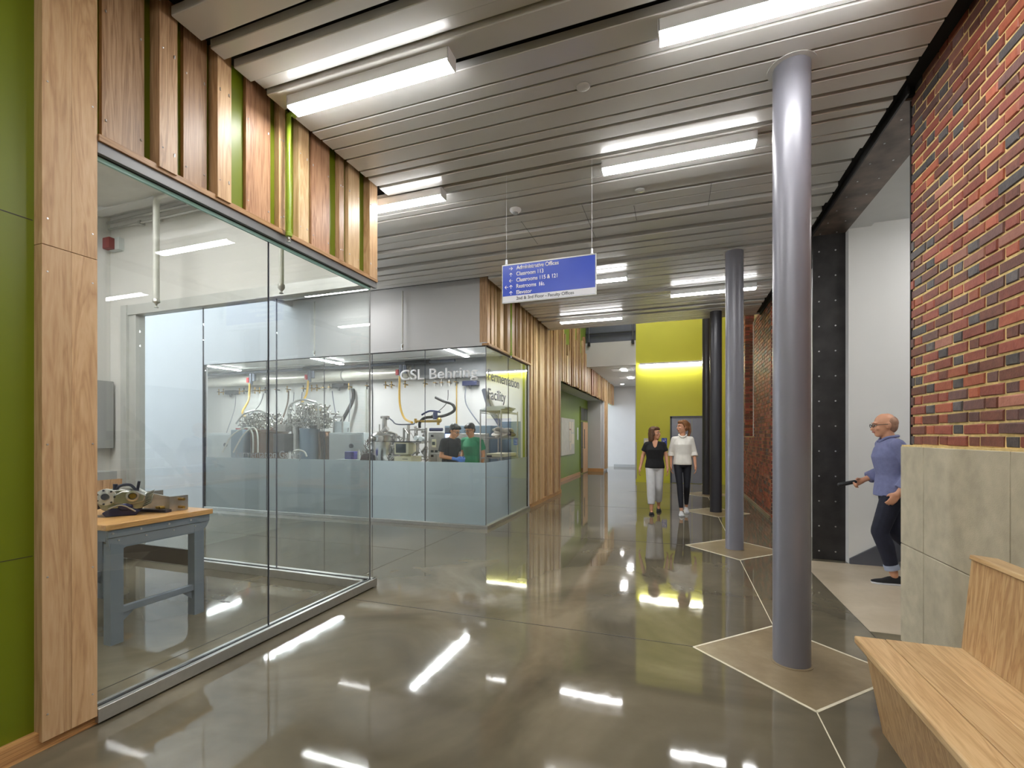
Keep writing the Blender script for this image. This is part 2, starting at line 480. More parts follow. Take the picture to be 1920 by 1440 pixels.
ys = [-3.9] + [v for c in pad_c for v in (c[1] - 0.58, c[1] + 0.6)] + [15.1]
for i in range(0, len(ys), 2):
    strip((0.69, ys[i]), (0.69, ys[i + 1]), 0.006, 'joint_pale', 'floor_joint')
for cy in (3.46, 6.64, 9.7, 12.57):
    strip((-2.7 if cy < 12 else -1.2, cy), (0.1, cy), 0.006, 'joint_dark', 'floor_joint')
    strip((1.28, cy), (1.33, cy), 0.006, 'joint_dark', 'floor_joint')
strip((-3.1, 1.3), (-3.1, 6.6), 0.006, 'joint_dark', 'floor_joint')
strip((-9.5, 5.2), (-3.1, 5.2), 0.005, 'joint_dark', 'floor_joint')
B().prism([(1.345, 4.16), (4.9, 4.16), (4.9, 6.29), (1.345, 6.29)], 'z', -0.01, 0.0016).build('landing_slab', 'landing', floor, smooth=False)
strip((1.345, 2.4), (1.345, 6.3), 0.006, 'joint_dark', 'floor_joint')

# ------------------------------------------------------------------ CEILING
ceil = sbox('ceiling', 'black', -2.95, 1.62, -4.0, 10.3, CZ + 0.09, CZ + 0.16, label='grey linear metal panel ceiling over the hall')
sbox('ceiling_corridor', 'black', -6.6, -2.95, 3.84, 6.8, CZ + 0.09, CZ + 0.16, label='metal ceiling continuing over the side corridor')
y = -3.95
near = [(1.62, 1.79, 0), (1.85, 2.03, 1), (2.085, 2.18, 1), (2.245, 2.375, 1), (2.40, 2.487, 0), (2.50, 2.66, 1), (2.745, 2.916, 1), (2.93, 3.024, 1), (3.04, 3.162, 1),
        (3.178, 3.31, 1), (3.328, 3.497, 1), (3.514, 3.60, 1), (3.63, 3.764, 1)]
pans = []
while y < 1.55:
    w = R.choice((0.09, 0.13, 0.17)); pans.append((y, min(y + w, 1.6), R.choice((0, 1, 1)))); y += w + R.choice((0.014, 0.03, 0.055))
pans = [p for p in pans if p[1] < 1.61] + near
y = 3.80
k = 0
while y < 10.2:
    w = R.choice((0.085, 0.12, 0.15, 0.17))
    pans.append((y, min(y + w, 10.29), 0 if R.random() < 0.25 else 1)); k += 1
    y += w + R.choice((0.013, 0.018, 0.03, 0.05))
for (a, b, dp) in pans:
    zl = CZ - 0.012 if dp else CZ + 0.018
    ch = 0.004
    x0 = -6.55 if 3.86 < a and b < 6.66 else -2.68
    prof = [(a, zl + 0.055), (a, zl + ch), (a + ch, zl), (b - ch, zl), (b, zl + ch), (b, zl + 0.055)]
    B().prism(prof, 'x', x0, 1.43).build('ceiling_panel', 'pan', ceil, smooth=False)
for (u0, v0, u1, v1) in ((-1.62, 4.9, -1.62, 5.55), (-0.92, 4.75, -0.92, 5.6), (-0.42, 4.95, -0.42, 5.3), (0.3, 4.75, 0.3, 5.2)):
    B().box(u0 - 0.002, u0 + 0.002, v0, v1, CZ - 0.0135, CZ - 0.0118).build('access_panel_seam', 'dark', ceil, smooth=False)
for o in bpy.data.objects:
    if o.get('kind') is None and o.parent is None and o.type == 'MESH': struct(o)

# outer shell
sbox('wall_back', 'white', -2.9, 5.2, -4.1, -4.0, 0, 4.0, label='white wall behind the camera')
sbox('roof_slab', 'ceil_white', -15, 5.2, 10.3, 23.1, 6.9, 7.0, label='high white ceiling over the far atrium')
sbox('wall_ceiling_edge', 'whitegrey', -2.8, 5.2, 10.3, 10.36, CZ + 0.03, 6.9, label='upper wall above the end of the metal ceiling')

# ------------------------------------------------------------------ LEFT WALL (green, wood column, slats)
wl = sbox('wall_left', 'green', XL - 0.1, XL, -4.0, 1.5, 0, 4.0, label='olive green panelled wall with timber boards')
sbox('wall_left_header', 'green', XL - 0.06, XL, 1.5, 3.80, 2.96, 4.0, wl)
sbox('panel_seam', 'joint_dark', XL, XL + 0.0012, -4.0, 1.3, 2.436, 2.440, wl)
sbox('panel_seam', 'joint_dark', XL, XL + 0.0012, -4.0, 1.3, 0.897, 0.900, wl)
for k in range(5):
    sbox('baseboard_ply', 'ply', XL, XL + 0.036, -4.0, 1.535, 0.018 * k, 0.018 * k + 0.0176, wl)
scr = B()
for (y0, y1, z0, z1, m) in ((1.305, 1.416, 0.05, 2.325, 'maple'), (1.4165, 1.522, 0.05, 2.325, 'maple'), (1.305, 1.416, 2.328, 4.0, 'maple'), (1.4165, 1.522, 2.328, 4.0, 'maple')):
    pbox('column_board', m, wl, XL, -2.73, y0, y1, z0, z1, 0.001)
    for zz in (z0 + 0.12, z0 + 0.75, z0 + 1.36, z1 - 0.12):
        scr.cyl((-2.7305, y0 + (0.02 if y0 < 1.4 else 0.085), zz), (-2.728, y0 + (0.02 if y0 < 1.4 else 0.085), zz), 0.004, n=8)
SL = [(1.56, 1.763, -2.765, 'oak', 0), (1.806, 1.906, -2.71, 'oak', 1), (1.979, 2.127, -2.765, 'oak_dark', 0), (2.155, 2.252, -2.71, 'maple', 1),
      (2.407, 2.611, -2.765, 'cedar', 0), (2.668, 2.727, -2.745, 'maple', 0), (2.847, 2.952, -2.735, 'pine', 1), (3.013, 3.222, -2.765, 'cedar', 0),
      (3.317, 3.378, -2.745, 'oak_dark', 0), (3.44, 3.596, -2.75, 'pine', 0), (3.705, 3.826, -2.72, 'maple', 1)]
for (a, b, x, m, over) in SL:
    pbox('wood_slat', m, wl, XL, x, a, b, 2.945 if over else 2.962, 3.95, 0.0015)
    for yy in (a + 0.018, b - 0.018):
        for zz in (3.06, 3.62):
            scr.cyl((x - 0.0005, yy, zz + R.uniform(-0.02, 0.02)), (x + 0.0015, yy, zz), 0.004, n=8)
scr.build('board_screws', 'rivet', wl)['kind'] = 'stuff'
pbox('ledge_trim', 'pine_y', wl, XL - 0.06, -2.722, 1.525, 3.835, 2.925, 2.96, 0.002)
sbox('end_board', 'maple', XL - 0.09, -2.73, 3.80, 3.83, 2.93, 3.95, wl)

# ------------------------------------------------------------------ GALLERY (glazed exhibit box on the left)
wg = sbox('wall_gallery', 'white', -6.5, XL - 0.06, 3.76, 3.83, 2.99, 4.3, label='white bulkhead wall above the gallery side glass')
sbox('wall_gallery_return', 'white', -6.5, -6.22, 3.76, 3.83, 0, 2.99, label='white wall pier at the back corner of the gallery')
sbox('wall_gallery_back', 'white', -6.6, -6.5, 0.4, 3.83, 0, 4.3, label='white back wall of the gallery')
sbox('wall_gallery_end', 'white', -6.5, XL - 0.1, 0.4, 0.5, 0, 4.3, label='white end wall of the gallery')
cg = sbox('ceiling_gallery', 'ceil_white', -6.5, XL - 0.06, 0.4, 3.83, 4.1, 4.2, label='white exposed deck ceiling of the gallery')
for k in range(9):
    pbox('deck_rib', 'ceil_white', cg, -6.5 + 0.02, XL - 0.1, 0.65 + k * 0.36, 0.78 + k * 0.36, 4.055, 4.1)
fb = B(); n0 = 14
g = []
for i in range(n0 + 1):
    for j in range(n0 + 1):
        g.append((-5.9 + 2.2 * i / n0, 2.35 + 1.0 * j / n0, 3.98 + R.uniform(-0.018, 0.018)))
fb.add(g, [(i * (n0 + 1) + j, (i + 1) * (n0 + 1) + j, (i + 1) * (n0 + 1) + j + 1, i * (n0 + 1) + j + 1) for i in range(n0) for j in range(n0)])
fo = fb.build('foil_insulation', 'foil', cg)
fo.modifiers.new('thick', 'SOLIDIFY').thickness = 0.05

w1 = thing('window_1', 'frameless glass walls of the gallery with aluminium sill and header', 'glass wall')
del w1['category']; struct(w1)
GX, GY = -2.772, 3.775
for (a, b) in ((1.53, 2.598), (2.602, GY)):
    pbox('glass_pane', 'glass', w1, GX - 0.006, GX + 0.006, a, b, 0.085, 2.87)
pbox('pane_joint', 'pipe_grey', w1, GX - 0.006, GX + 0.006, 2.598, 2.602, 0.085, 2.87)
xs = [-6.0, -4.963, -3.915, GX - 0.012]
for a, b in zip(xs, xs[1:]):
    pbox('glass_pane', 'glass', w1, a + 0.004, b - 0.004, GY - 0.006, GY + 0.006, 0.085, 2.87)
for a in xs[1:-1]:
    pbox('pane_joint', 'pipe_grey', w1, a - 0.003, a + 0.003, GY - 0.006, GY + 0.006, 0.085, 2.87)
pbox('glass_top_reflection', 'edge_reflection', w1, GX - 0.007, GX + 0.0075, 1.53, GY, 2.842, 2.864)  # painted strip standing in for the reflection along the glass top
pbox('corner_joint', 'alu_header', w1, GX - 0.004, GX + 0.0065, GY - 0.004, GY + 0.0065, 0.085, 2.87)
pbox('sill_rail', 'alu', w1, GX + 0.012, -2.728, 1.525, 3.835, 0.012, 0.082, 0.002)
pbox('sill_rail', 'alu', w1, GX - 0.05, GX - 0.012, 1.525, GY - 0.012, 0.0, 0.078, 0.002)
pbox('sill_rail', 'rubber', w1, GX - 0.012, GX + 0.012, 1.525, GY + 0.01, 0.0, 0.084)
pbox('sill_rail', 'alu', w1, -6.2, -2.735, GY + 0.012, 3.835, 0.0, 0.082, 0.002)
pbox('sill_rail', 'alu', w1, -6.2, GX - 0.012, GY - 0.06, GY - 0.012, 0.0, 0.078, 0.002)
pbox('sill_rail', 'rubber', w1, -6.2, GX - 0.01, GY - 0.012, GY + 0.012, 0.0, 0.083)
pbox('header_rail', 'alu_header', w1, GX + 0.01, -2.735, 1.525, 3.835, 2.868, 2.925, 0.002)
pbox('header_rail', 'rubber', w1, GX - 0.01, GX + 0.01, 1.525, GY, 2.865, 2.925)
pbox('header_rail', 'alu_white', w1, GX - 0.06, GX - 0.01, 1.525, GY, 2.868, 2.925, 0.002)
pbox('header_rail', 'alu_white', w1, -6.2, GX - 0.01, GY - 0.06, GY + 0.05, 2.872, 2.99, 0.002)
pbox('jamb', 'alu_white', w1, -6.22, -6.12, 3.70, 3.86, 0, 2.99, 0.002)
pbox('jamb', 'alu_white', w1, -6.12, -6.0, 3.73, 3.835, 0, 2.88, 0.002)
# second white post of the frame line seen near the corner
text('Fermentation Gallery', 'letter_etch', w1, (-4.47, GY - 0.0065, 1.222), (1, 0, 0), (0, 0, 1), 0.90, 0.076, 'lettering', 0.001, 0.0)

# pipes and conduits inside the gallery
gp = thing('sprinkler_pipe', 'white sprinkler drop pipe inside the gallery above the workbench', 'pipe', (-5.15, 3.4, 0))
B().tube([(0, 0, 2.86), (0, 0, 3.9), (0.02, 0, 3.935), (0.06, 0, 3.95), (2.0, 0, 3.95)], 0.03, 10).build('pipe', 'pipe_white', gp)
B().lathe([(0.02, 2.79), (0.02, 2.80), (0.008, 2.81), (0.012, 2.83), (0.035, 2.85), (0.035, 2.875), (0.03, 2.885)]).build('sprinkler_head', 'alu', gp)
gp2 = thing('sprinkler_pipe', 'thin white sprinkler drop near the gallery glass corner', 'pipe', (-3.52, 3.45, 0))
B().tube([(0, 0, 2.86), (0, 0, 4.05)], 0.022, 10).build('pipe', 'pipe_white', gp2)
B().lathe([(0.02, 2.79), (0.008, 2.81), (0.03, 2.84), (0.03, 2.875)]).build('sprinkler_head', 'alu', gp2)
cd = thing('conduit', 'pair of steel conduits along the top of the gallery bulkhead', 'conduit', (0, 0, 0))
for (yy, zz, r) in ((3.70, 4.0, 0.016), (3.715, 3.93, 0.013)):
    B().tube([(-6.45, yy, zz), (-2.98, yy, zz)], r, 8).build('conduit_tube', 'alu', cd)
for xx in (-5.9, -5.6, -4.4, -4.2):
    pbox('clamp', 'alu', cd, xx - 0.02, xx + 0.02, 3.70, 3.76, 3.91, 3.95)
al = thing('alarm_box', 'small dark red alarm box high on the white gallery wall', 'alarm', (-6.37, 3.70, 3.74))
pbox('box', 'redbox', al, -0.07, 0.05, -0.06, 0.0, -0.07, 0.06, 0.004)
pbox('back_plate', 'cabgrey', al, -0.06, 0.12, 0.0, 0.06, -0.075, 0.07, 0.002)
B().tube([(-0.12, -0.02, -0.03), (-0.06, -0.02, -0.02)], 0.012).build('conduit_stub', 'redbox', al)
tv = thing('wall_panel', 'flat grey display panel hung on the gallery back wall', 'panel', (-6.44, 3.3, 1.3))
pbox('screen', 'tv', tv, 0.0, 0.05, -0.9, 0.43, 0.0, 0.80, 0.004)
pbox('bracket', 'dark', tv, -0.06, 0.0, -0.5, 0.1, 0.25, 0.55)
# back counter
ct = thing('counter', 'white base counter with thick wooden top against the gallery back wall', 'counter', (-6.1, 2.8, 0))
pbox('cabinet', 'white', ct, -0.38, 0.2, -1.0, 0.72, 0.0, 0.80)
for k in range(3):
    pbox('cabinet_door', 'white', ct, 0.2, 0.218, -0.98 + 0.57 * k, -0.42 + 0.57 * k, 0.08, 0.78, 0.003)
pbox('counter_top', 'topwood', ct, -0.39, 0.26, -1.02, 0.80, 0.80, 0.84, 0.004)
cb = thing('crate', 'wooden drawer block with grey lid on the gallery counter', 'box', (-6.15, 3.3, 0.842))
pbox('body', 'oak', cb, -0.2, 0.2, -0.6, 0.26, 0.0, 0.12, 0.003)
pbox('lid', 'tv', cb, -0.2, 0.18, -0.6, 0.22, 0.12, 0.21, 0.003)

# workbench: two legs seen, top with steel apron
wb = thing('workbench', 'steel workbench with wooden top behind the gallery glass', 'workbench', (-4.28, 2.47, 0))
pbox('table_top', 'topwood', wb, -0.62, 0.62, -0.38, 0.40, 0.80, 0.84, 0.004)
pbox('apron', 'tablegrey', wb, 0.58, 0.605, -0.36, 0.38, 0.745, 0.80, 0.002)
pbox('apron', 'tablegrey', wb, -0.605, -0.58, -0.36, 0.38, 0.745, 0.80, 0.002)
pbox('apron', 'tablegrey', wb, -0.58, 0.58, -0.36, -0.335, 0.72, 0.80, 0.002)
pbox('apron', 'tablegrey', wb, -0.58, 0.58, 0.335, 0.36, 0.72, 0.80, 0.002)
for sx in (-1, 1):
    lp = B().prism([(-0.36, 0.742), (0.38, 0.742), (0.36, 0.70), (0.31, 0.665), (-0.24, 0.665), (-0.30, 0.64), (-0.345, 0.67)], 'x', sx * 0.585 - 0.012, sx * 0.585 + 0.012)
    lp.build('leg_bracket', 'tablegrey', wb)
    for sy in (-0.30, 0.295):
        B().prism([(-0.045, -0.04), (0.03, -0.04), (0.03, 0.04), (0.022, 0.04), (0.022, -0.03), (-0.045, -0.03)], 'z', 0.0, 0.70).build('leg', 'tablegrey', wb).location = (sx * 0.57, sy, 0)
    B().box(sx * 0.57 - 0.02, sx * 0.57 + 0.02, -0.29, 0.29, 0.20, 0.245).build('stretcher', 'tablegrey', wb, 0.002)
    B().prism([(0.27, 0.20), (0.27, 0.12), (0.17, 0.20)], 'x', sx * 0.57 - 0.004, sx * 0.57 + 0.004).build('gusset', 'tablegrey', wb)
    B().prism([(-0.27, 0.20), (-0.27, 0.12), (-0.17, 0.20)], 'x', sx * 0.57 - 0.004, sx * 0.57 + 0.004).build('gusset', 'tablegrey', wb)
pbox('back_shelf_panel', 'shelf_brown', wb, -0.55, 0.55, 0.262, 0.282, 0.39, 0.52, 0.002)
bl = B()
for yy in (-0.33, -0.15, 0.05, 0.22):
    bl.cyl((0.604, yy, 0.775), (0.609, yy, 0.775), 0.008, n=8)
    bl.cyl((0.597, yy + 0.04, 0.72), (0.602, yy + 0.04, 0.72), 0.006, n=8)
bl.build('bolts', 'rivet', wb)['kind'] = 'stuff'

# engine block on the bench
en = thing('engine', 'cast aluminium motorcycle engine lying on the workbench', 'engine', (-4.06, 2.42, 0.841), math.radians(52))
eb = B().ell((0.02, 0.02, 0.115), 0.155, 0.10, 0.10)
eb.prism([(-0.10, 0.05), (0.0, 0.02), (0.14, 0.05), (0.17, 0.11), (0.12, 0.17), (0.02, 0.20), (-0.10, 0.19), (-0.14, 0.13)], 'y', -0.09, 0.07)
eb.build('crankcase', 'cast', en, 0.008)
B().prism([(-0.03, 0.10), (0.06, 0.08), (0.15, 0.10), (0.165, 0.15), (0.11, 0.185), (0.02, 0.19), (-0.03, 0.16)], 'y', -0.115, -0.085).build('clutch_cover', 'cast', en, 0.008)
B().prism([(-0.08, 0.0), (0.10, 0.0), (0.13, 0.035), (0.06, 0.06), (-0.05, 0.06), (-0.10, 0.03)], 'y', -0.10, 0.06).build('lower_cover', 'indigo', en, 0.006)
B().ell((0.04, -0.105, 0.07), 0.045, 0.02, 0.03).build('blue_port', 'indigo', en)
def disc(prof, mt, nm, c):
    B().lathe(prof, (0, 0, 0)).build(nm, mt, en).matrix_local = Matrix.Translation(c) @ Matrix.Rotation(PI / 2, 4, 'X')
disc([(0.062, 0), (0.062, 0.018), (0.045, 0.022), (0.03, 0.022)], 'pipe_white', 'shaft_flange', (-0.075, -0.088, 0.15))
B().cyl((-0.075, -0.11, 0.15), (-0.07, -0.175, 0.16), 0.024, n=12).build('shaft', 'cast_dark', en)
disc([(0.042, 0), (0.042, 0.02), (0.028, 0.024), (0.022, 0.012)], 'cast', 'bearing_ring', (0.085, -0.113, 0.15))
disc([(0.021, 0), (0.021, 0.016)], 'brass', 'bearing', (0.085, -0.114, 0.15))
for k in range(9):
    B().obox((-0.155 - 0.016 * k, -0.01, 0.095 - 0.004 * k), (0.006, 0.17 - 0.004 * k, 0.15 - 0.003 * k), (0, 0.25, 0)).build('cooling_fin', 'cast', en)
B().cyl((-0.10, -0.01, 0.11), (-0.29, -0.01, 0.06), 0.05, n=14).build('cylinder', 'cast_dark', en)
for k in range(8):
    B().obox((0.165 + 0.003 * k, -0.05, 0.07 + 0.014 * k), (0.055, 0.10, 0.005), (0, -0.5, 0)).build('cooling_fin', 'cast', en)
B().obox((-0.275, -0.02, 0.05), (0.03, 0.12, 0.09), (0, 0.25, 0)).build('cylinder_head', 'cast', en, 0.004)
B().tube(spline([(-0.03, -0.03, 0.19), (0.0, -0.04, 0.225), (0.06, -0.04, 0.228), (0.10, -0.05, 0.18)]), 0.011).build('breather_tube', 'cast_dark', en)
B().tube(spline([(-0.06, -0.10, 0.06), (0.02, -0.125, 0.085), (0.10, -0.11, 0.03)]), 0.006).build('oil_line', 'cast', en)
B().cyl((-0.03, -0.03, 0.18), (-0.03, -0.03, 0.24), 0.015).build('stud', 'cast_dark', en)
B().cyl((0.10, -0.03, 0.17), (0.115, -0.04, 0.255), 0.010).build('stud', 'cast_dark', en)
for a in range(7):
    cxx, czz = -0.075 + 0.052 * math.cos(a * 0.9), 0.15 + 0.052 * math.sin(a * 0.9)
    B().cyl((cxx, -0.105, czz), (cxx, -0.118, czz), 0.007, n=8).build('bolt', 'cast_dark', en)
en2 = thing('engine', 'second dark engine casting half hidden behind the timber column', 'engine', (-4.42, 2.22, 0.841))
B().ell((0, 0, 0.12), 0.13, 0.12, 0.115).build('casting', 'cast_dark', en2)
fn = B()
for k in range(7):
    fn.obox((0.02 * k - 0.06, -0.11, 0.10), (0.006, 0.07, 0.14))
fn.build('fins', 'cast', en2)
bk = thing('steel_bracket', 'boxy steel fixture with brass bolts at the end of the workbench', 'bracket', (-4.0, 2.72, 0.841), math.radians(-4))
B().prism([(-0.17, 0.0), (0.17, 0.0), (0.17, 0.12), (0.16, 0.12), (0.16, 0.012), (-0.16, 0.012), (-0.16, 0.145), (-0.17, 0.145)], 'y', -0.07, 0.07).build('channel', 'stainless2', bk, 0.001)
B().prism([(-0.17, 0.0), (0.17, 0.0), (0.17, 0.12), (-0.17, 0.145)], 'y', -0.075, -0.065).build('face_plate', 'stainless2', bk)
bt = B()
for (px, pz) in ((-0.13, 0.11), (-0.08, 0.105), (0.06, 0.03), (0.1, 0.03)):
    bt.cyl((px, -0.075, pz), (px, -0.11, pz), 0.013, n=8)
for pz in (0.03, 0.095):
    bt.cyl((0.17, 0.0, pz), (0.23, 0.0, pz), 0.012, n=8)
bt.cyl((-0.17, 0.03, 0.11), (-0.22, 0.03, 0.11), 0.012, n=8)
bt.build('bolts', 'brass', bk)['kind'] = 'stuff'
bar = tag(B().obox((0, 0, 0.012), (0.42, 0.05, 0.02)).build('steel_bar', 'cast_dark'), 'dark flat bar lying on the workbench beside the engine', 'bar')
bar.location = (-4.02, 2.585, 0.841); bar.rotation_euler = (0, 0, 0.12)

# ------------------------------------------------------------------ RIGHT WALL: stone base, brick, steel-lined opening
OY0, OY1, OZ = 4.047, 6.40, 3.80
wr = sbox('wall_right', 'mortar', XR + 0.007, XR + 0.26, -4.0, OY0 - 0.01, 0.0, 4.05, label='red brick wall above a limestone base')
pieces = 0
st_me, hd_me = [], []
for k in range(3):
    for lst, L in ((st_me, 0.198), (hd_me, 0.094)):
        h = 0.054; j = 0.005
        b = B()
        def q(x, y, z): return (x, y + R.uniform(-j, j) * 0.6, z + R.uniform(-j, j) * 0.5)
        c = 0.004
        b.add([q(0.0, -L / 2 + c, -h / 2 + c), q(0.0, L / 2 - c, -h / 2 + c), q(0.0, L / 2 - c, h / 2 - c), q(0.0, -L / 2 + c, h / 2 - c),
               q(0.006, -L / 2, -h / 2), q(0.006, L / 2, -h / 2), q(0.006, L / 2, h / 2), q(0.006, -L / 2, h / 2),
               (0.03, -L / 2, -h / 2), (0.03, L / 2, -h / 2), (0.03, L / 2, h / 2), (0.03, -L / 2, h / 2)],
              [(0, 1, 2, 3)] + [(i, i + 4, (i + 1) % 4 + 4, (i + 1) % 4) for i in range(4)] + [(i + 4, i + 8, (i + 1) % 4 + 8, (i + 1) % 4 + 4) for i in range(4)] + [(8, 11, 10, 9)])
        me = b.mesh('brick', False); me.materials.append(BR[0]); lst.append(me)
rest = [B() for _ in BR]
CO = 0.0677
def pick(head):
    r = R.random()
    if head: return 4 if r < 0.28 else 3 if r < 0.42 else 2 if r < 0.65 else 0 if r < 0.85 else 1
    return 4 if r < 0.05 else 3 if r < 0.18 else 2 if r < 0.38 else 5 if r < 0.48 else 1 if r < 0.62 else 0
nb = 0
for r in range(39):
    z = 1.385 + CO * (r + 0.5)
    if z > 4.0: break
    yy = OY0 - 0.004
    kind = r % 2
    yy -= 0 if kind else 0.0
    first = True
    while yy > -1.0:
        L = 0.198 if kind else 0.094
        if first and not kind: L = 0.0395
        yc = yy - L / 2
        xo = R.uniform(-0.003, 0.003)
        mi = pick(not kind)
        if yy > 2.80 and nb < 300 and not (first and not kind):
            o = bpy.data.objects.new('brick', R.choice(st_me if kind else hd_me))
            COL.objects.link(o); o.parent = wr; nb += 1
            o.location = (XR + xo, yc, z); o.rotation_euler = (R.uniform(-0.012, 0.012), 0, R.uniform(-0.015, 0.015))
            o.material_slots[0].link = 'OBJECT'; o.material_slots[0].material = BR[mi]
        else:
            rest[mi].box(XR + xo, XR + 0.03, yc - L / 2, yc + L / 2, z - 0.0275, z + 0.0275)
        yy -= L + 0.0125
        if not (first and not kind): kind = 1 - kind
        first = False
for b, m in zip(rest, BR):
    if b.f: b.build('bricks', m, wr, smooth=False)['kind'] = 'stuff'
B().box(XR - 0.05, XR + 0.012, -4, OY0 + 0.01, 1.37, 1.386).build('mortar_bed', 'mortar', wr, smooth=False)
# limestone base
sb = [(4.06, 3.735), (3.73, 2.90), (2.895, 2.0), (1.995, 1.1), (1.095, 0.2), (0.195, -1.0), (-1.005, -2.4), (-2.405, -3.95)]
for i, (a, b) in enumerate(sb):
    pbox('stone_block', 'stone', wr, 1.495, XR + 0.26, b, a, 0.692, 1.375, 0.004)
sb2 = [(4.06, 3.735), (3.73, 2.30), (2.295, 0.9), (0.895, -0.9), (-0.905, -3.95)]
for i, (a, b) in enumerate(sb2):
    pbox('stone_block', 'stone', wr, 1.495, XR + 0.26, b, a, 0.0, 0.688, 0.004)
# black gap strip at head of wall, steel lining of the opening
stl = thing('steel_portal', 'blackened steel lining of the stair opening with bright rivets', 'steel frame')
del stl['category']; struct(stl)
JX0, JX1 = 1.505, 1.835
pbox('jamb_plate', 'steel_dark', stl, JX0, JX1, OY1, OY1 + 0.02, 0.0, OZ + 0.02, 0.001)
pbox('soffit_plate', 'steel_soffit', stl, JX0, JX1, OY0 - 0.02, OY1, OZ, OZ + 0.015)
pbox('fascia_plate', 'steel_dark', stl, JX0 - 0.012, JX0, OY0 - 0.1, OY1 + 0.02, OZ, OZ + 0.13)
pbox('edge_plate', 'steel_dark', stl, XR - 0.004, JX1, OY0 - 0.004, OY0 + 0.006, 1.38, OZ + 0.1)
rv = B()
for k in range(13):
    zz = 0.10 + k * 0.2925
    for xx in (1.57, 1.735):
        rv.lathe([(0.010, 0), (0.009, 0.004), (0.004, 0.006)], (0, 0, 0), 8) if False else rv.cyl((xx, OY1 - 0.005, zz), (xx, OY1, zz), 0.0085, n=8)
for k in range(8):
    for xx in (1.57, 1.735):
        rv.cyl((xx, 4.25 + 0.3 * k, OZ - 0.004), (xx, 4.25 + 0.3 * k, OZ), 0.007, n=8)
rv.build('rivets', 'rivet', stl)['kind'] = 'stuff'
sbox('wall_right_head', 'black', 1.52, 1.8, 4.0, 10.3, OZ + 0.02, 4.05, label='dark gap above the steel portal beside the ceiling')
sbox('trim_1', 'black', 1.44, XR + 0.02, -4.0, 10.3, CZ + 0.05, CZ + 0.1, label='black shadow gap between ceiling and brick wall')

# stairwell beyond the opening
ws = sbox('wall_stair', 'white', JX1, 5.1, OY1 - 0.10, OY1 + 0.02, 0.0, 4.3, label='white stairwell wall beyond the steel portal')
sbox('wall_stair_side', 'white', XR + 0.27, 5.1, 3.9, OY0, 0, 4.3, label='white stairwell wall behind the brick')
sbox('wall_stair_end', 'white', 5.1, 5.2, 3.9, OY1, 0, 6.0, label='white end wall of the stairwell')
cs = sbox('ceiling_stair', 'ceil_white', JX1 - 0.02, 5.1, OY0, OY1, 3.835, 3.95, label='white ceiling over the stair')
pbox('ceiling_bulkhead', 'ceil_white', cs, JX1, 2.05, OY0, OY1 - 0.1, 3.80, 3.835)
stair = thing('staircase', 'dark grey stair rising to the right along the white stairwell wall', 'stairs', (2.2, 0, 0))
B().prism([(-0.36, 0.0), (0.0, 0.0), (2.7, 1.75), (2.7, 2.05), (-0.36, 0.06)], 'y', OY1 - 0.13, OY1 - 0.105).build('stringer', 'frame_grey', stair)
B().prism([(0.1, 0.0), (0.35, 0.0), (2.7, 1.55), (2.7, 1.80), (0.1, 0.12)], 'y', 4.62, 4.66).build('stringer', 'frame_grey', stair)
for k in range(9):
    pbox('tread', 'frame_grey', stair, 0.12 + 0.28 * k, 0.44 + 0.28 * k, 4.66, OY1 - 0.13, 0.165 + 0.172 * k - 0.04, 0.165 + 0.172 * k, 0.003)
    pbox('riser', 'col_dark', stair, 0.13 + 0.28 * k, 0.14 + 0.28 * k, 4.66, OY1 - 0.13, 0.172 * k, 0.165 + 0.172 * k - 0.04)
hr = B().tube([(0.05, OY1 - 0.18, 0.9), (0.2, OY1 - 0.18, 0.92), (2.6, OY1 - 0.18, 2.5)], 0.02, 10)
for t in (0.2, 1.4, 2.5):
    hr.tube([(t, OY1 - 0.18, 0.92 + (t - 0.2) * 0.658), (t, OY1 - 0.10, 0.9 + (t - 0.2) * 0.658)], 0.008, 8)

# wall between portal and far brick, far brick wall
sbox('wall_right_return', 'whitegrey', JX1 - 0.02, JX1 + 0.2, OY1 + 0.02, 9.29, 0, 3.9, label='plain wall behind the nearest column')
wf = sbox('wall_right_far', 'mortar2', XR + 0.010, XR + 0.35, 9.30, 11.27, 0.0, CZ + 0.1, label='far brick wall beside the columns')
far = [B() for _ in BR]
def farwall(y0, y1, z0, z1, face, axis='x', x0=None, x1=None):
    r = 0; z = z0 + CO / 2
    while z < z1 - 0.02:
        kind = r % 2; p = (y0 if axis == 'x' else x0) + 0.004
        end = y1 if axis == 'x' else x1
        while p < end - 0.03:
            L = min(0.198 if kind else 0.094, end - p)
            rr = R.random(); mi = 4 if rr < 0.05 else 3 if rr < 0.14 else 2 if rr < 0.4 else 5 if rr < 0.55 else 1 if rr < 0.68 else 0
            xo = R.uniform(-0.002, 0.002)
            if axis == 'x': far[mi].box(face + xo, face + 0.02, p, p + L, z - 0.0275, z + 0.0275)
            else: far[2 if mi in (4, 5) else mi].box(p, p + L, face + xo, face + 0.02, z - 0.0275, z + 0.0275)
            p += L + 0.0125; kind = 1 - kind
        z += CO; r += 1
farwall(9.30, 11.27, 0.0, CZ + 0.1, XR)
sbox('wall_lower', 'mortar2', XR + 0.010, XR + 0.35, 11.27, 15.2, 0.0, 1.44, wf)
farwall(11.27, 15.2, 0.0, 1.42, XR)
sbox('wall_recess_back', 'mortar2', XR + 0.34, XR + 0.45, 11.27, 15.2, 0.0, 6.9, wf)
sbox('wall_recess_jamb', 'mortar2', XR + 0.01, XR + 0.35, 12.66, 15.2, 1.44, 6.9, wf)
sbox('wall_upper', 'mortar2', XR + 0.01, XR + 0.35, 10.3, 11.27, 3.92, 6.9, wf)
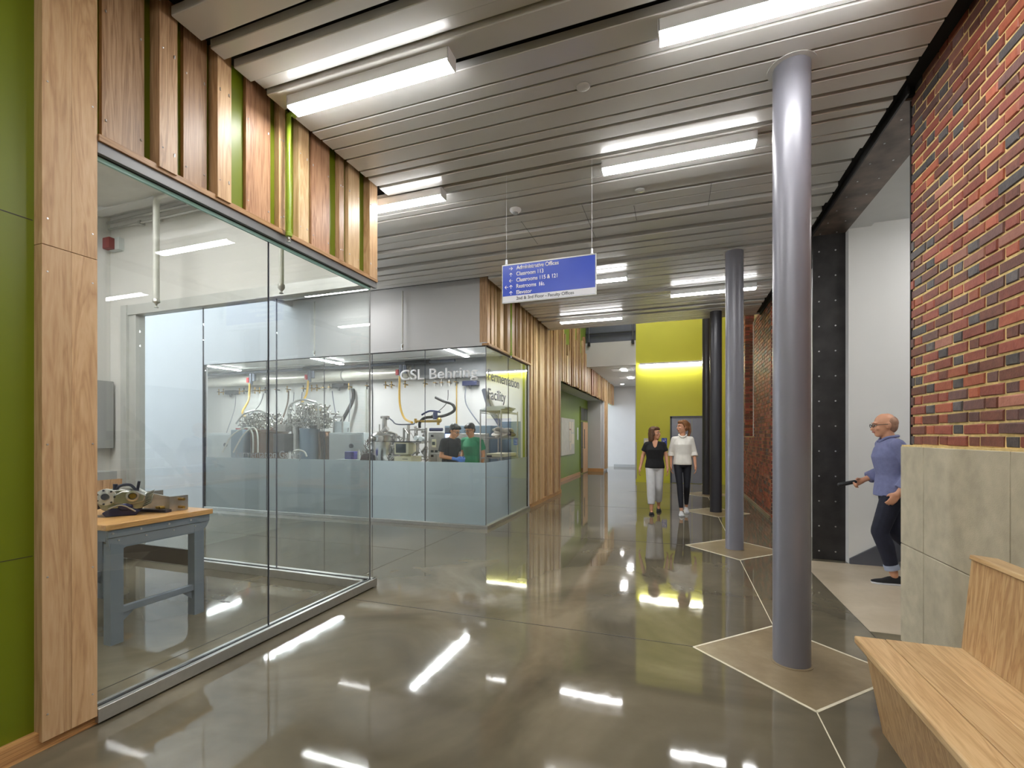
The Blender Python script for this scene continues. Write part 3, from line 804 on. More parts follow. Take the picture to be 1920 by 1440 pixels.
farwall(12.66, 15.2, 1.44, 5.5, XR)
farwall(0, 0, 1.44, 5.5, 12.64, 'y', XR, XR + 0.34)
farwall(0, 0, 0.0, CZ + 0.1, 9.285, 'y', XR, XR + 0.25)
for b, m in zip(far, BR):
    if b.f: b.build('bricks', m, wf, smooth=False)['kind'] = 'stuff'
pbox('recess_edge_trim', 'white', wf, XR - 0.012, XR + 0.01, 11.255, 11.28, 1.44, 3.9)
pbox('wall_base_strip', 'pad', wf, XR - 0.03, XR, 9.3, 15.2, 0.0, 0.04)

# ------------------------------------------------------------------ COLUMNS
cl_lab = ['grey painted steel column nearest the bench', 'grey painted steel column second from the bench', 'dark grey steel column third from the bench', 'dark grey steel column farthest from the bench']
cy_ = [3.43, 6.62, 9.70, 12.55]
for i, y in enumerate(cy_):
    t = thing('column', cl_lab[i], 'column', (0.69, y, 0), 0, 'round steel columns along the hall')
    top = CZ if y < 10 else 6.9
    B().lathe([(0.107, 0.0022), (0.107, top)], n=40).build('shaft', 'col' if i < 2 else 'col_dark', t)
    B().lathe([(0.122, 0.0022), (0.122, 0.004), (0.107, 0.006)], n=40).build('base_grout', 'pad', t)
    if y < 10:
        B().lathe([(0.107, CZ - 0.016), (0.14, CZ - 0.016), (0.14, CZ - 0.011), (0.107, CZ - 0.011)], n=40).build('ceiling_collar', 'pan', t)

# ------------------------------------------------------------------ CEILING LIGHTS
def linear(x0, x1, y, z, label, w=0.105, h=0.085, lens='lens', group='linear ceiling lights', axis='x', drop=0.0):
    L = x1 - x0
    if axis == 'x': t = thing('linear_light', label, 'ceiling light', ((x0 + x1) / 2, y, z), 0, group)
    else: t = thing('linear_light', label, 'ceiling light', (y, (x0 + x1) / 2, z), PI / 2, group)
    B().prism([(-w / 2, 0), (w / 2, 0), (w / 2, -h + 0.015), (-w / 2, -h + 0.015)], 'x', -L / 2, L / 2).build('housing', 'housing', t)
    for s in (-1, 1):
        B().prism([(-w / 2, 0), (w / 2, 0), (w / 2, -h), (-w / 2, -h)], 'x', s * L / 2 - 0.004, s * L / 2 + 0.004).build('end_cap', 'housing', t)
    B().prism([(-w / 2 + 0.003, -h + 0.015), (w / 2 - 0.003, -h + 0.015), (w / 2 - 0.003, -h), (-w / 2 + 0.003, -h)], 'x', -L / 2 + 0.004, L / 2 - 0.004).build('lens', lens, t)
    return t
ZF = CZ - 0.0125
linear(-2.55, -1.31, 2.60, ZF, 'lit linear ceiling light beside the timber slats above the gallery')
linear(-0.10, 1.13, 2.83, ZF, 'lit linear ceiling light at the top edge of the photo')
linear(-0.61, 0.58, 4.09, ZF, 'lit linear ceiling light left of the nearest column')
linear(-3.33, -2.11, 4.02, ZF, 'lit linear ceiling light just past the gallery corner')
linear(-1.92, -0.69, 6.98, ZF, 'lit linear ceiling light partly behind the hanging sign')
linear(-0.10, 1.15, 8.10, ZF, 'lit linear ceiling light near the second column')
linear(-2.23, -1.01, 9.30, ZF, 'lit linear ceiling light at the far end of the metal ceiling')
linear(-5.75, -4.50, 6.10, ZF, 'lit linear ceiling light over the side corridor', lens='lens_dim')
linear(-0.6, 0.6, 1.25, ZF, 'lit linear ceiling light over the camera')
linear(-2.2, -1.0, -0.2, ZF, 'lit linear ceiling light behind the camera on the left')
linear(0.0, 1.2, -1.6, ZF, 'lit linear ceiling light behind the camera on the right')
linear(-2.0, -0.8, -3.0, ZF, 'lit linear ceiling light at the back of the hall')
linear(2.6, 4.2, 5.2, 3.83, 'unseen linear ceiling light added to brighten the stairwell wall')  # unseen lamp added to light the white stairwell wall
linear(-5.9, -4.7, 1.9, 4.04, 'unseen linear light added to brighten the gallery', lens='lens_gallery_fill')  # no lamp shows in the gallery; these three are added to brighten it
linear(-4.3, -3.1, 1.9, 4.04, 'unseen linear light added to brighten the gallery near the glass', lens='lens_gallery_fill')
linear(-5.4, -4.2, 1.0, 4.04, 'unseen linear light added to brighten the rear of the gallery', lens='lens_gallery_fill')

# ------------------------------------------------------------------ HANGING SIGN, DETECTORS, GREEN PIPES
sg = thing('hanging_sign', 'blue and white directory sign hung from the ceiling on two wires', 'sign', (-1.497, 4.0, 2.655))
W, H = 0.842, 0.335
pbox('board', 'sign_blue', sg, 0, W, -0.006, 0.006, 0, H)
pbox('white_band', 'sign_white', sg, 0.002, W - 0.002, -0.0075, -0.006, 0.004, 0.057)
for a in ((0, W, -0.009, 0.009, H - 0.001, H + 0.008), (0, W, -0.009, 0.009, -0.006, 0.002), (W - 0.002, W + 0.006, -0.009, 0.009, -0.006, H + 0.008), (-0.004, 0.001, -0.009, 0.009, -0.006, H + 0.008)):
    pbox('frame', 'alu_white', sg, *a)
for xx in (0.035, 0.81):
    B().lathe([(0.016, H + 0.008), (0.010, H + 0.02), (0.010, H + 0.05), (0.006, H + 0.055)], (xx, 0, 0), 10).build('wire_clamp', 'sign_white', sg)
    B().cyl((xx, 0, H + 0.05), (xx, 0, CZ - 2.655), 0.0015, n=6).build('wire', 'sign_white', sg)
def arrow(cx, cz, ang, s=0.017):
    pts = [((-1, -0.11), (-1, 0.11), (0.75, 0.11), (0.75, -0.11)), ((1.05, 0), (0.25, 0.85), (-0.08, 0.85), (0.66, 0)), ((1.05, 0), (0.66, 0), (-0.08, -0.85), (0.25, -0.85))]
    b = B()
    for p in pts:
        b.prism([(cx + s * (x * math.cos(ang) - z * math.sin(ang)), cz + s * (x * math.sin(ang) + z * math.cos(ang))) for x, z in p], 'y', -0.0085, -0.006)
    b.build('arrow', 'letter_white', sg, smooth=False)
rows = [('Administrative Offices', 0.290, 0.39), ('Classroom 113', 0.2345, 0.252), ('Classrooms 115 & 121', 0.1786, 0.378), ('Restrooms', 0.1227, 0.185), ('Elevator', 0.068, 0.145)]
for s, z, w in rows:
    text(s, 'letter_white', sg, (0.132, -0.0062, z), (1, 0, 0), (0, 0, 1), w, 0.036, 'lettering', 0.0015, 0.018)
text('2nd & 3rd Floor - Faculty Offices', 'letter_grey', sg, (0.132, -0.0077, 0.017), (1, 0, 0), (0, 0, 1), 0.525, 0.029, 'lettering', 0.0015, 0.012)
for cx, cz, a in ((0.08, 0.303, 0), (0.08, 0.248, PI / 2), (0.08, 0.193, PI), (0.08, 0.138, PI / 2), (0.038, 0.138, PI), (0.08, 0.083, PI / 2)):
    arrow(cx, cz, a)
ic = B()
for xx in (0.318, 0.336):
    ic.cyl((xx, -0.0085, 0.151), (xx, -0.006, 0.151), 0.0045, n=10)
ic.box(0.313, 0.323, -0.0085, -0.006, 0.132, 0.146).box(0.3135, 0.3168, -0.0085, -0.006, 0.120, 0.132).box(0.319, 0.3223, -0.0085, -0.006, 0.120, 0.132)
ic.prism([(0.333, 0.146), (0.339, 0.146), (0.344, 0.128), (0.328, 0.128)], 'y', -0.0085, -0.006).box(0.3325, 0.3352, -0.0085, -0.006, 0.120, 0.128).box(0.337, 0.3397, -0.0085, -0.006, 0.120, 0.128)
ic.cyl((0.352, -0.0085, 0.143), (0.352, -0.006, 0.143), 0.0035, n=10).box(0.350, 0.3535, -0.0085, -0.006, 0.128, 0.139).box(0.353, 0.362, -0.0085, -0.006, 0.128, 0.1305)
ic.tube([(0.355 + 0.007 * math.cos(t), -0.0072, 0.127 + 0.007 * math.sin(t)) for t in [0.3 - 0.5 * k for k in range(10)]], 0.0011, 6)
ic.v = [(x + 0.032, y, z) for x, y, z in ic.v]
ic.build('restroom_symbol', 'letter_white', sg)['kind'] = 'stuff'

dm = thing('sensor_dome', 'white round sensor dome on the metal ceiling above the sign', 'sensor', (-1.59, 4.62, CZ - 0.013))
B().lathe([(0.06, 0), (0.06, -0.012), (0.045, -0.03), (0.03, -0.036)], n=20).build('base', 'housing', dm)
B().lathe([(0.028, -0.034), (0.026, -0.05), (0.012, -0.062)], n=16).build('eye', 'tv', dm)
for (x, y, lab) in ((-0.60, 3.15, 'flush round cover plate on the ceiling between the two nearest lights'), (-0.34, 4.66, 'flush round cover plate on the ceiling right of the sensor dome')):
    d = thing('cover_plate', lab, 'cover plate', (x, y, CZ - 0.012))
    B().lathe([(0.045, 0), (0.045, -0.004), (0.04, -0.007)], n=20).build('plate', 'pan', d)
    B().lathe([(0.048, 0), (0.048, -0.003)], n=20).build('rim', 'tv', d)
def gpipe(x, y, ztop, zbot, lab):
    t = thing('sprinkler_drop', lab, 'pipe', (x, y, 0))
    B().tube([(0.0, 0.06, ztop), (0, 0.02, ztop - 0.005), (0, 0, ztop - 0.03), (0, 0, zbot + 0.07)], 0.016, 12).build('pipe', 'pipe_green', t)
    B().lathe([(0.018, zbot + 0.03), (0.024, zbot + 0.035), (0.024, zbot + 0.06), (0.019, zbot + 0.065), (0.019, zbot + 0.09)]).build('fitting', 'pipe_green', t)
    b = B().lathe([(0.012, zbot + 0.03), (0.012, zbot + 0.015), (0.006, zbot + 0.01)]).lathe([(0.017, zbot - 0.008), (0.017, zbot - 0.005)])
    b.tube([(0.01, 0, zbot + 0.02), (0.013, 0, zbot + 0.005), (0.004, 0, zbot - 0.006)], 0.002).tube([(-0.01, 0, zbot + 0.02), (-0.013, 0, zbot + 0.005), (-0.004, 0, zbot - 0.006)], 0.002)
    b.build('sprinkler_head', 'stainless', t)
gpipe(-2.675, 2.69, CZ + 0.0, 2.87, 'green painted sprinkler drop in front of the gallery slats')
gpipe(-2.70, 7.62, CZ + 0.0, 2.80, 'green painted sprinkler drop in front of the lab slats')

# ------------------------------------------------------------------ LAB front: white wall, glass, slats
LY = 6.73; LX = -2.80
wlb = sbox('wall_lab_front', 'whitegrey', -14.9, -2.86, LY, LY + 0.10, 2.88, 6.5, label='white wall above the laboratory glass')
sbox('wall_lab_left', 'whitegrey', -14.9, -8.86, LY, LY + 0.10, 0, 2.88, label='white wall left of the laboratory glass')
w2 = thing('window_2', 'laboratory glass walls with a frosted lower band and white lettering', 'glass wall')
del w2['category']; struct(w2)
xs = [-8.79, -7.218, -5.893, -4.887, -3.87, LX]
for a, b in zip(xs, xs[1:]):
    pbox('glass_pane', 'glass', w2, a + 0.003, b - 0.003, LY - 0.006, LY + 0.006, 0.06, 2.85)
    pbox('frosted_band', 'frost', w2, a + 0.003, b - 0.003, LY + 0.008, LY + 0.012, 0.06, 1.03)
for a in xs[1:-1]:
    pbox('pane_joint', 'pipe_grey', w2, a - 0.003, a + 0.003, LY - 0.006, LY + 0.006, 0.06, 2.85)
ysl = [LY + 0.008, 7.76, 8.84]
for a, b in zip(ysl, ysl[1:]):
    pbox('glass_pane', 'glass', w2, LX - 0.006, LX + 0.006, a + 0.003, b - 0.003, 0.06, 2.85)
    pbox('frosted_band', 'frost', w2, LX - 0.012, LX - 0.008, a + 0.003, b - 0.003, 0.06, 1.03)
pbox('pane_joint', 'pipe_grey', w2, LX - 0.006, LX + 0.006, 7.757, 7.763, 0.06, 2.85)
pbox('corner_joint', 'alu_header', w2, LX - 0.004, LX + 0.0065, LY - 0.0065, LY + 0.004, 0.06, 2.85)
pbox('sill', 'alu', w2, -8.86, LX + 0.04, LY - 0.035, LY + 0.03, 0, 0.055, 0.002)
pbox('sill', 'alu', w2, LX - 0.03, LX + 0.04, LY + 0.03, 8.92, 0, 0.055, 0.002)
pbox('header', 'whitegrey', w2, -8.90, LX + 0.012, LY - 0.012, LY + 0.03, 2.85, 2.90, 0.002)
pbox('header_gasket', 'rubber', w2, -8.86, LX, LY - 0.008, LY + 0.02, 2.838, 2.85)
pbox('header_gasket', 'rubber', w2, LX - 0.02, LX + 0.008, LY, 8.86, 2.838, 2.85)
pbox('jamb', 'whitegrey', w2, -8.90, -8.83, LY - 0.03, LY + 0.04, 0, 2.90, 0.002)
pbox('jamb_gasket', 'rubber', w2, -8.83, -8.79, LY - 0.01, LY + 0.02, 0.055, 2.85)
pbox('jamb', 'alu_white', w2, LX - 0.05, LX + 0.02, 8.86, 8.93, 0, 2.85, 0.002)
pbox('jamb_gasket', 'rubber', w2, LX - 0.015, LX + 0.012, 8.84, 8.86, 0.055, 2.85)
text('CSL Behring', 'letter_white', w2, (-4.335, LY - 0.0065, 2.368), (1, 0, 0), (0, 0, 1), 1.40, 0.175, 'lettering', 0.0015, 0.014)
text('Fermentation', 'letter_glass', w2, (LX + 0.0065, 6.80, 2.33), (0, 1, 0), (0, 0, 1), 1.52, 0.175, 'lettering', 0.003)
text('Facility', 'letter_glass', w2, (LX + 0.0065, 6.80, 2.03), (0, 1, 0), (0, 0, 1), 0.80, 0.175, 'lettering', 0.003)

wls = sbox('wall_slats', 'green2', LX - 0.12, LX - 0.02, 8.93, 11.62, 0.0, 6.9, label='timber slat wall beside the laboratory glass')
sbox('slat_backing', 'green2', LX - 0.12, LX - 0.02, LY + 0.02, 8.93, 2.885, 4.0, wls)
sbox('slat_backing', 'green2', LX - 0.12, LX - 0.02, 11.62, 22.3, 2.87, 6.9, wls)
pbox('ledge_trim', 'pine_y', wls, LX - 0.06, LX + 0.055, LY - 0.02, 8.95, 2.85, 2.885, 0.002)
pbox('base_trim', 'ply', wls, LX - 0.02, LX + 0.03, 8.95, 11.64, 0, 0.09, 0.001)
pbox('end_board', 'oak', wls, LX - 0.10, LX + 0.03, LY - 0.012, LY + 0.02, 2.90, 3.95, 0.001)
woods = ['maple', 'pine', 'oak', 'cedar', 'oak_dark', 'pine', 'maple', 'pine']
y = LY + 0.03
while y < 22.2:
    w = R.choice((0.06, 0.085, 0.11, 0.14)); gap = R.choice((0.03, 0.045, 0.06, 0.09))
    pr = R.choice((0.012, 0.03, 0.05))
    m = R.choice(woods)
    if y < 8.93 - w: z0, z1 = 2.885, 3.95
    elif y < 11.62 - w * 0.5:
        y = max(y, 8.95); z0, z1 = 0.09, 3.9 if y < 10.25 else R.uniform(4.6, 6.2)
    else:
        z0 = 2.87 + R.uniform(-0.035, 0.01); z1 = 3.55 + R.uniform(0.0, 1.5) if 12.0 < y < 15.2 else 5.2 if y < 15.2 else 3.76
    if 20.2 > y + w > 19.1 or y > 20.15: z0 = 0.09 if 19.3 < y < 20.2 else z0
    pbox('wood_slat', m, wls, LX - 0.02, LX + pr, y, y + w, z0, z1)
    y += w + gap
# recess beyond the slats
sbox('wall_recess', 'green2', -3.6, -3.45, 11.6, 19.2, 0, 2.87, label='green back wall of the recess beyond the slats')
sbox('wall_recess_end', 'whitegrey', -3.5, LX - 0.12, 19.05, 19.2, 0, 2.87, label='white end wall of the recess')
sbox('wall_recess_near', 'green2', -3.5, LX - 0.12, 11.55, 11.62, 0, 2.87, label='near side wall of the recess')
sbox('ceiling_recess', 'ceil_white', -3.6, LX - 0.02, 11.6, 19.2, 2.87, 2.93, label='plain soffit over the recess')
sbox('baseboard_recess', 'ply', -3.45, -3.43, 11.7, 17.5, 0, 0.10, label='wood baseboard along the green recess wall')
sbox('baseboard_end', 'ply', -3.43, LX, 19.02, 19.05, 0, 0.13, label='wood baseboard on the recess end wall')
sbox('wall_pier', 'whitegrey', LX - 0.3, LX - 0.02, 19.2, 20.25, 0, 2.9, label='pier clad in slats past the recess')
nbd = thing('notice_board', 'grey notice board with pinned papers on the green recess wall', 'notice board', (-3.438, 15.2, 0.82))
pbox('panel', 'cork', nbd, 0, 0.03, -0.9, 1.1, 0, 1.2, 0.003)
for (a, b, c, d) in ((0.2, 0.5, 0.85, 1.1), (0.6, 0.9, 0.75, 1.1), (0.25, 0.45, 0.45, 0.8), (0.55, 1.0, 0.35, 0.7), (0.3, 0.5, 0.15, 0.4)):
    pbox('paper', 'paper', nbd, 0.03, 0.033, a, b, c, d)
pbox('red_note', 'red', nbd, 0.033, 0.035, 0.25, 0.5, 0.83, 0.86)
dr = thing('door_1', 'pale wooden door with narrow pane and dark transom in the green recess', 'door', (-3.45, 18.2, 0))
del dr['category']; struct(dr)
pbox('frame', 'green', dr, -0.01, 0.03, -0.75, 0.72, 0, 2.55)
pbox('side_light', 'screen', dr, 0.03, 0.035, -0.68, -0.35, 0.05, 1.98)
pbox('leaf', 'door_wood', dr, 0.03, 0.045, -0.30, 0.66, 0.02, 1.98, 0.002)
pbox('vision_pane', 'screen', dr, 0.045, 0.049, -0.12, 0.02, 0.95, 1.7)
pbox('transom_pane', 'screen', dr, 0.03, 0.035, -0.68, -0.05, 2.04, 2.5)
pbox('transom_pane', 'screen', dr, 0.03, 0.035, 0.0, 0.66, 2.04, 2.5)
B().tube([(0.045, -0.22, 1.0), (0.09, -0.22, 1.0), (0.09, -0.12, 1.0)], 0.012).build('handle', 'stainless', dr)
rp = thing('room_plate', 'small grey room plate beside the wooden door', 'sign', (-3.45, 17.0, 1.3))
pbox('plate', 'sign_white', rp, 0, 0.012, -0.08, 0.12, 0, 0.45, 0.002)
# far corridor
sbox('wall_far', 'whitegrey', -4.0, -0.9, 22.3, 22.4, 0, 3.8, label='white wall closing the far corridor')
sbox('baseboard_far', 'tv', LX, -0.9, 22.27, 22.3, 0, 0.12, label='grey baseboard of the far corridor wall')
cf = sbox('ceiling_far', 'ceil_white', LX, -1.23, 15.3, 22.4, 3.74, 3.84, label='white ceiling of the far corridor')
for i, (yy, lab) in enumerate(((16.6, 'recessed square ceiling light nearest in the far corridor'), (18.9, 'recessed square ceiling light second in the far corridor'))):
    t = thing('recessed_light', lab, 'ceiling light', (-1.75, yy, 3.74), 0, 'recessed lights of the far corridor')
    pbox('trim', 'housing', t, -0.4, 0.3, -0.3, 0.3, -0.012, 0.0)
    pbox('lens', 'lens_far', t, -0.08, 0.1, -0.28, 0.28, -0.02, -0.012)
t = thing('downlight', 'small round downlight near the far corridor wall', 'ceiling light', (-2.3, 21.2, 3.74))
B().lathe([(0.1, 0), (0.1, -0.012), (0.075, -0.012)], n=18).build('ring', 'housing', t)
B().lathe([(0.075, -0.012), (0.01, -0.0125)], n=18).build('lens', 'lens_far', t)
bh = sbox('wall_bulkhead', 'whitegrey', LX - 0.02, -1.23, 15.2, 15.3, 3.68, 4.45, label='white bulkhead under the upper floor railing')
rl = thing('railing', 'dark steel railing of the upper floor above the white bulkhead', 'railing', (-2.0, 15.22, 4.45))
for xx in (-0.70, 0.68):
    B().tube([(xx, -0.06, -0.06), (xx, -0.06, 1.0)], 0.025, 8).build('post', 'frame_grey', rl)
    pbox('bracket', 'dark', rl, xx - 0.04, xx + 0.04, -0.10, -0.02, -0.1, 0.02)
pbox('rail', 'dark', rl, -0.8, 0.76, -0.08, -0.04, 0.26, 0.30)
pbox('infill_panel', 'pipe_grey', rl, -0.8, 0.76, 0.02, 0.04, 0.0, 0.9)
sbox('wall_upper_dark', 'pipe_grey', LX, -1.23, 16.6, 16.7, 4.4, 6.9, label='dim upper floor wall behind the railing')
sbox('floor_upper', 'whitegrey', LX, -1.23, 15.3, 16.6, 4.35, 4.43, label='upper floor slab edge')

# yellow elevator wall
wy = sbox('wall_yellow', 'yellow', -1.23, 1.95, 15.2, 22.4, 0, 6.9, label='bright yellow elevator wall')
sbox('wall_shaft_added_panel', 'whitegrey', -1.25, -1.23, 15.3, 22.3, 0, 3.74, label='unseen white panel added on the elevator shaft side against yellow bounce')  # unseen panel added so yellow bounce does not tint the corridor ceiling
sbox('baseboard_yellow', 'yellow', -1.23, -0.21, 15.185, 15.2, 0, 0.10, label='yellow baseboard of the elevator wall')
sbox('wall_yellow_corner', 'alu', -1.245, -1.20, 15.18, 15.2, 0.1, 1.25, label='steel corner guard on the yellow wall')
ev = thing('door_2', 'grey steel elevator doors in the yellow wall', 'door', (0.42, 15.2, 0))
del ev['category']; struct(ev)
pbox('frame', 'frame_grey', ev, -0.63, -0.575, -0.03, 0.02, 0, 2.04, 0.002)
pbox('frame', 'frame_grey', ev, 0.575, 0.63, -0.03, 0.02, 0, 2.04, 0.002)
pbox('frame', 'frame_grey', ev, -0.63, 0.63, -0.03, 0.02, 1.985, 2.05, 0.002)
pbox('door_panel', 'door_grey', ev, -0.575, -0.003, -0.012, 0.0, 0.01, 1.985, 0.001)
pbox('door_panel', 'door_grey', ev, 0.003, 0.575, -0.012, 0.0, 0.01, 1.985, 0.001)
wl_ = thing('linear_light', 'thin lit wall wash light across the yellow wall', 'wall light', (-0.19, 15.18, 3.66))
pbox('housing', 'housing', wl_, -0.92, 0.92, -0.06, 0.02, 0.0, 0.05, 0.002)
pbox('lens', 'lens_soft', wl_, -0.915, 0.915, -0.055, 0.015, -0.03, 0.0)
s1 = thing('stair_sign', 'small blue symbol sign beside the elevator', 'sign', (-0.46, 15.2, 1.13))
pbox('plate', 'sign_blue', s1, 0, 0.16, -0.012, 0, 0, 0.25, 0.002)
b = B()
for k in range(3):
    b.box(0.035 + 0.03 * k, 0.065 + 0.03 * k, -0.015, -0.012, 0.12 + 0.025 * k, 0.135 + 0.025 * k)
b.box(0.04, 0.05, -0.015, -0.012, 0.14, 0.20).box(0.10, 0.11, -0.015, -0.012, 0.18, 0.23).box(0.03, 0.13, -0.015, -0.012, 0.05, 0.065)
b.build('symbol', 'letter_white', s1, smooth=False)
s2 = thing('call_panel', 'steel call panel partly hidden by the woman in black', 'panel', (-0.99, 15.2, 1.10))
pbox('plate', 'alu', s2, 0, 0.19, -0.012, 0, 0, 0.27, 0.002)
pbox('notice', 'paper', s2, 0.03, 0.16, -0.015, -0.012, 0.05, 0.22)
for (x, yy, lab) in ((-1.6, 11.4, 'unseen high light added in the atrium nearest the slats'), (0.2, 11.4, 'unseen high light added in the atrium nearest the columns'), (-1.6, 13.4, 'unseen high light added in the atrium above the bulkhead'), (0.2, 13.4, 'unseen high light added in the atrium above the elevator')):
    linear(x - 0.6, x + 0.6, yy, 6.9, lab, group='added high atrium lights', lens='lens_high_fill')  # unseen lamps added to light the tall far space and yellow wall

# ------------------------------------------------------------------ side corridor shell (end lit through an added skylight)
sbox('wall_corridor', 'white', -15, -6.6, 3.76, 3.83, 0, 6.5, label='white wall of the side corridor')
sbox('wall_corridor_drop', 'whitegrey', -6.66, -6.6, 3.83, LY, CZ - 0.02, 6.5, label='white upstand where the corridor ceiling steps up')
sk = thing('window_3', 'large daylit window closing the side corridor', 'window')
del sk['category']; struct(sk)
for k in range(3):
    pbox('pane', 'glass', sk, -15.0, -14.98, 3.86 + 0.96 * k, 4.78 + 0.96 * k, 0.1, 6.4)
for k in range(4):
    pbox('mullion', 'alu_white', sk, -15.03, -14.95, 3.83 + 0.955 * k - 0.02, 3.83 + 0.955 * k + 0.03, 0, 6.5)
rf = sbox('ceiling_added_skylight', 'alu_white', -15, -14.6, 3.76, 6.83, 6.5, 6.6, label='unseen skylight frame added to let daylight onto the corridor wall')  # unseen glass roof added to bring sky light down the corridor wall
for k in range(5):
    pbox('glazing_bar', 'alu_white', rf, -14.6 + 1.6 * k - 0.04, -14.6 + 1.6 * k + 0.04, 3.83, LY, 6.5, 6.58)
    pbox('roof_pane', 'glass', rf, -14.55 + 1.6 * k, -13.05 + 1.6 * k, 3.83, LY, 6.54, 6.55)
# ------------------------------------------------------------------ LAB shell
LB = 11.0; LC = 3.40
sbox('wall_lab_back', 'white', -14.9, -2.92, LB, LB + 0.1, 0, LC + 0.3, label='white back wall of the laboratory')
sbox('wall_lab_right', 'white', -2.96, -2.92, 8.93, LB, 0, LC + 0.3, label='white inner face of the slat wall in the laboratory')
sbox('wall_lab_end', 'white', -15, -14.9, LY, LB, 0, LC + 0.3, label='far left laboratory wall')
clb = sbox('ceiling_lab', 'ceil_white', -14.9, -2.92, LY + 0.1, LB, LC, LC + 0.08, label='white laboratory ceiling')
for i, (x, lab) in enumerate(((-11.95, 'lit laboratory ceiling light farthest left'), (-8.35, 'lit laboratory ceiling light in the middle'), (-4.73, 'lit laboratory ceiling light nearest the glass corner'))):
    linear(7.75, 10.2, x, LC - 0.005, lab, w=0.12, h=0.07, lens='lens_lab', group='laboratory ceiling lights', axis='y')
# duct, pipes, valves on the back wall
dc = thing('foil_duct', 'pale foil covered duct along the top of the laboratory back wall', 'duct', (0, 10.72, 3.11))
B().cyl((-14.8, 0, 0), (-6.55, 0, 0), 0.145, n=24).build('duct_run', 'duct', dc)
for x in (-14, -11.4, -8.7, -6.6):
    B().cyl((x - 0.02, 0, 0), (x + 0.02, 0, 0), 0.152, n=24).build('band', 'stainless2', dc)
sbox('wall_lab_bulkhead', 'bulk_grey', -6.5, -2.97, 10.72, 10.995, 2.93, LC - 0.002, label='grey bulkhead at the top of the laboratory back wall')
dp = thing('header_pipe', 'dark grey header pipe above the foil duct', 'pipe', (0, 10.5, 3.32))
B().cyl((-14.8, 0, 0), (-5.2, 0, 0), 0.04, n=12).build('pipe', 'pipe_grey', dp)
for x in (-9.7, -6.4):
    B().cyl((x - 0.2, 0, 0), (x + 0.5, 0, 0), 0.06, n=12).build('sleeve', 'dark', dp)
    B().cyl((x, 0, 0), (x, 0, -0.25), 0.035, n=10).build('branch', 'dark', dp)
pr = thing('header_pipe', 'thin steel pipe below the laboratory ceiling', 'pipe', (0, 9.9, 3.33))
B().cyl((-14.8, 0, 0), (-3.2, 0, 0), 0.022, n=10).build('pipe', 'alu', pr)
xv = -13.6; nvv = 0
while xv < -4.6:
    if min(abs(xv - q) for q in (-13.1, -9.0, -4.95)) < 0.27:
        xv += 0.15; continue
    kind = R.choice(('brass', 'brass', 'dark', 'stainless2'))
    v = thing('service_valve', 'small gas or water valve in the row below the foil duct', 'valve', (xv, 10.86, 2.82), 0, 'service valves on the laboratory wall')
    B().cyl((0, 0.13, 0), (0, -0.02, 0), 0.018, n=8).cyl((0, 0, 0.1), (0, 0, -0.09), 0.016, n=8).build('body', kind, v)
    pbox('handle', 'dark' if kind == 'brass' else 'brass', v, -0.05, 0.05, -0.03, -0.015, 0.0, 0.02)
    nvv += 1
    xv += R.choice((0.19, 0.22, 0.3, 0.42, 0.6))
for (x, z, lab, mt) in ((-13.1, 2.8, 'dark square valve block at the left end of the valve row', 'dark'), (-9.0, 2.86, 'dark square valve block in the middle of the valve row', 'dark'), (-4.95, 2.78, 'dark square valve block behind the last letter of the sign', 'navy')):
    v = thing('valve_block', lab, 'valve', (x, 10.86, z))
    pbox('block', mt, v, -0.2, 0.2, -0.05, 0.14, -0.06, 0.06, 0.004); B().cyl((0, 0, -0.06), (0, 0, -0.14), 0.03).build('outlet', 'dark', v)
for (x, lab) in ((-11.8, 'red handled ball valve above the left amber hose'), (-9.66, 'red handled ball valve above the middle amber hose'), (-6.72, 'red handled ball valve above the right amber hose')):
    v = thing('ball_valve', lab, 'valve', (x, 10.45, 3.05))
    B().cyl((0, 0, 0.22), (0, 0, -0.1), 0.05, n=12).cyl((0.12, 0, 0.2), (0.12, 0, 0.0), 0.05, n=12).build('body', 'pipe_grey', v)
    pbox('handle', 'red', v, -0.12, -0.04, -0.06, -0.02, -0.04, 0.1, 0.004)
def hose(pts, r, mat, lab, name='hose', cat='hose'):
    o = B().tube(spline(pts, 7), r, 8).build(name, mat)
    return tag(o, lab, cat)
hose([(-11.8, 10.4, 2.98), (-11.78, 10.35, 2.5), (-11.5, 9.9, 2.1), (-10.2, 9.0, 1.86)], 0.028, 'hose_y', 'amber hose dropping to the left fermenter')
hose([(-9.66, 10.4, 2.98), (-9.62, 10.3, 2.6), (-9.2, 9.7, 2.25), (-8.0, 9.0, 2.05)], 0.028, 'hose_y', 'amber hose dropping to the arched fermenter')
hose([(-6.72, 10.4, 2.98), (-6.72, 10.4, 2.3), (-6.4, 10.1, 1.9), (-5.5, 9.0, 1.74)], 0.028, 'hose_y', 'amber hose dropping to the valve manifold')
hose([(-5.25, 8.9, 1.62), (-5.24, 8.9, 1.74), (-5.13, 8.95, 1.84), (-4.75, 9.0, 1.87), (-4.48, 9.0, 1.98), (-4.52, 9.0, 2.12), (-4.75, 9.0, 2.2), (-4.92, 9.0, 2.28)], 0.032, 'rubber', 'thick black corrugated hose curling above the manifold')
hose([(-4.72, 9.2, 2.45), (-4.74, 9.2, 2.2), (-4.85, 9.1, 2.02), (-5.06, 9.0, 1.86)], 0.008, 'rubber', 'thin black cable beside the thick curled hose')
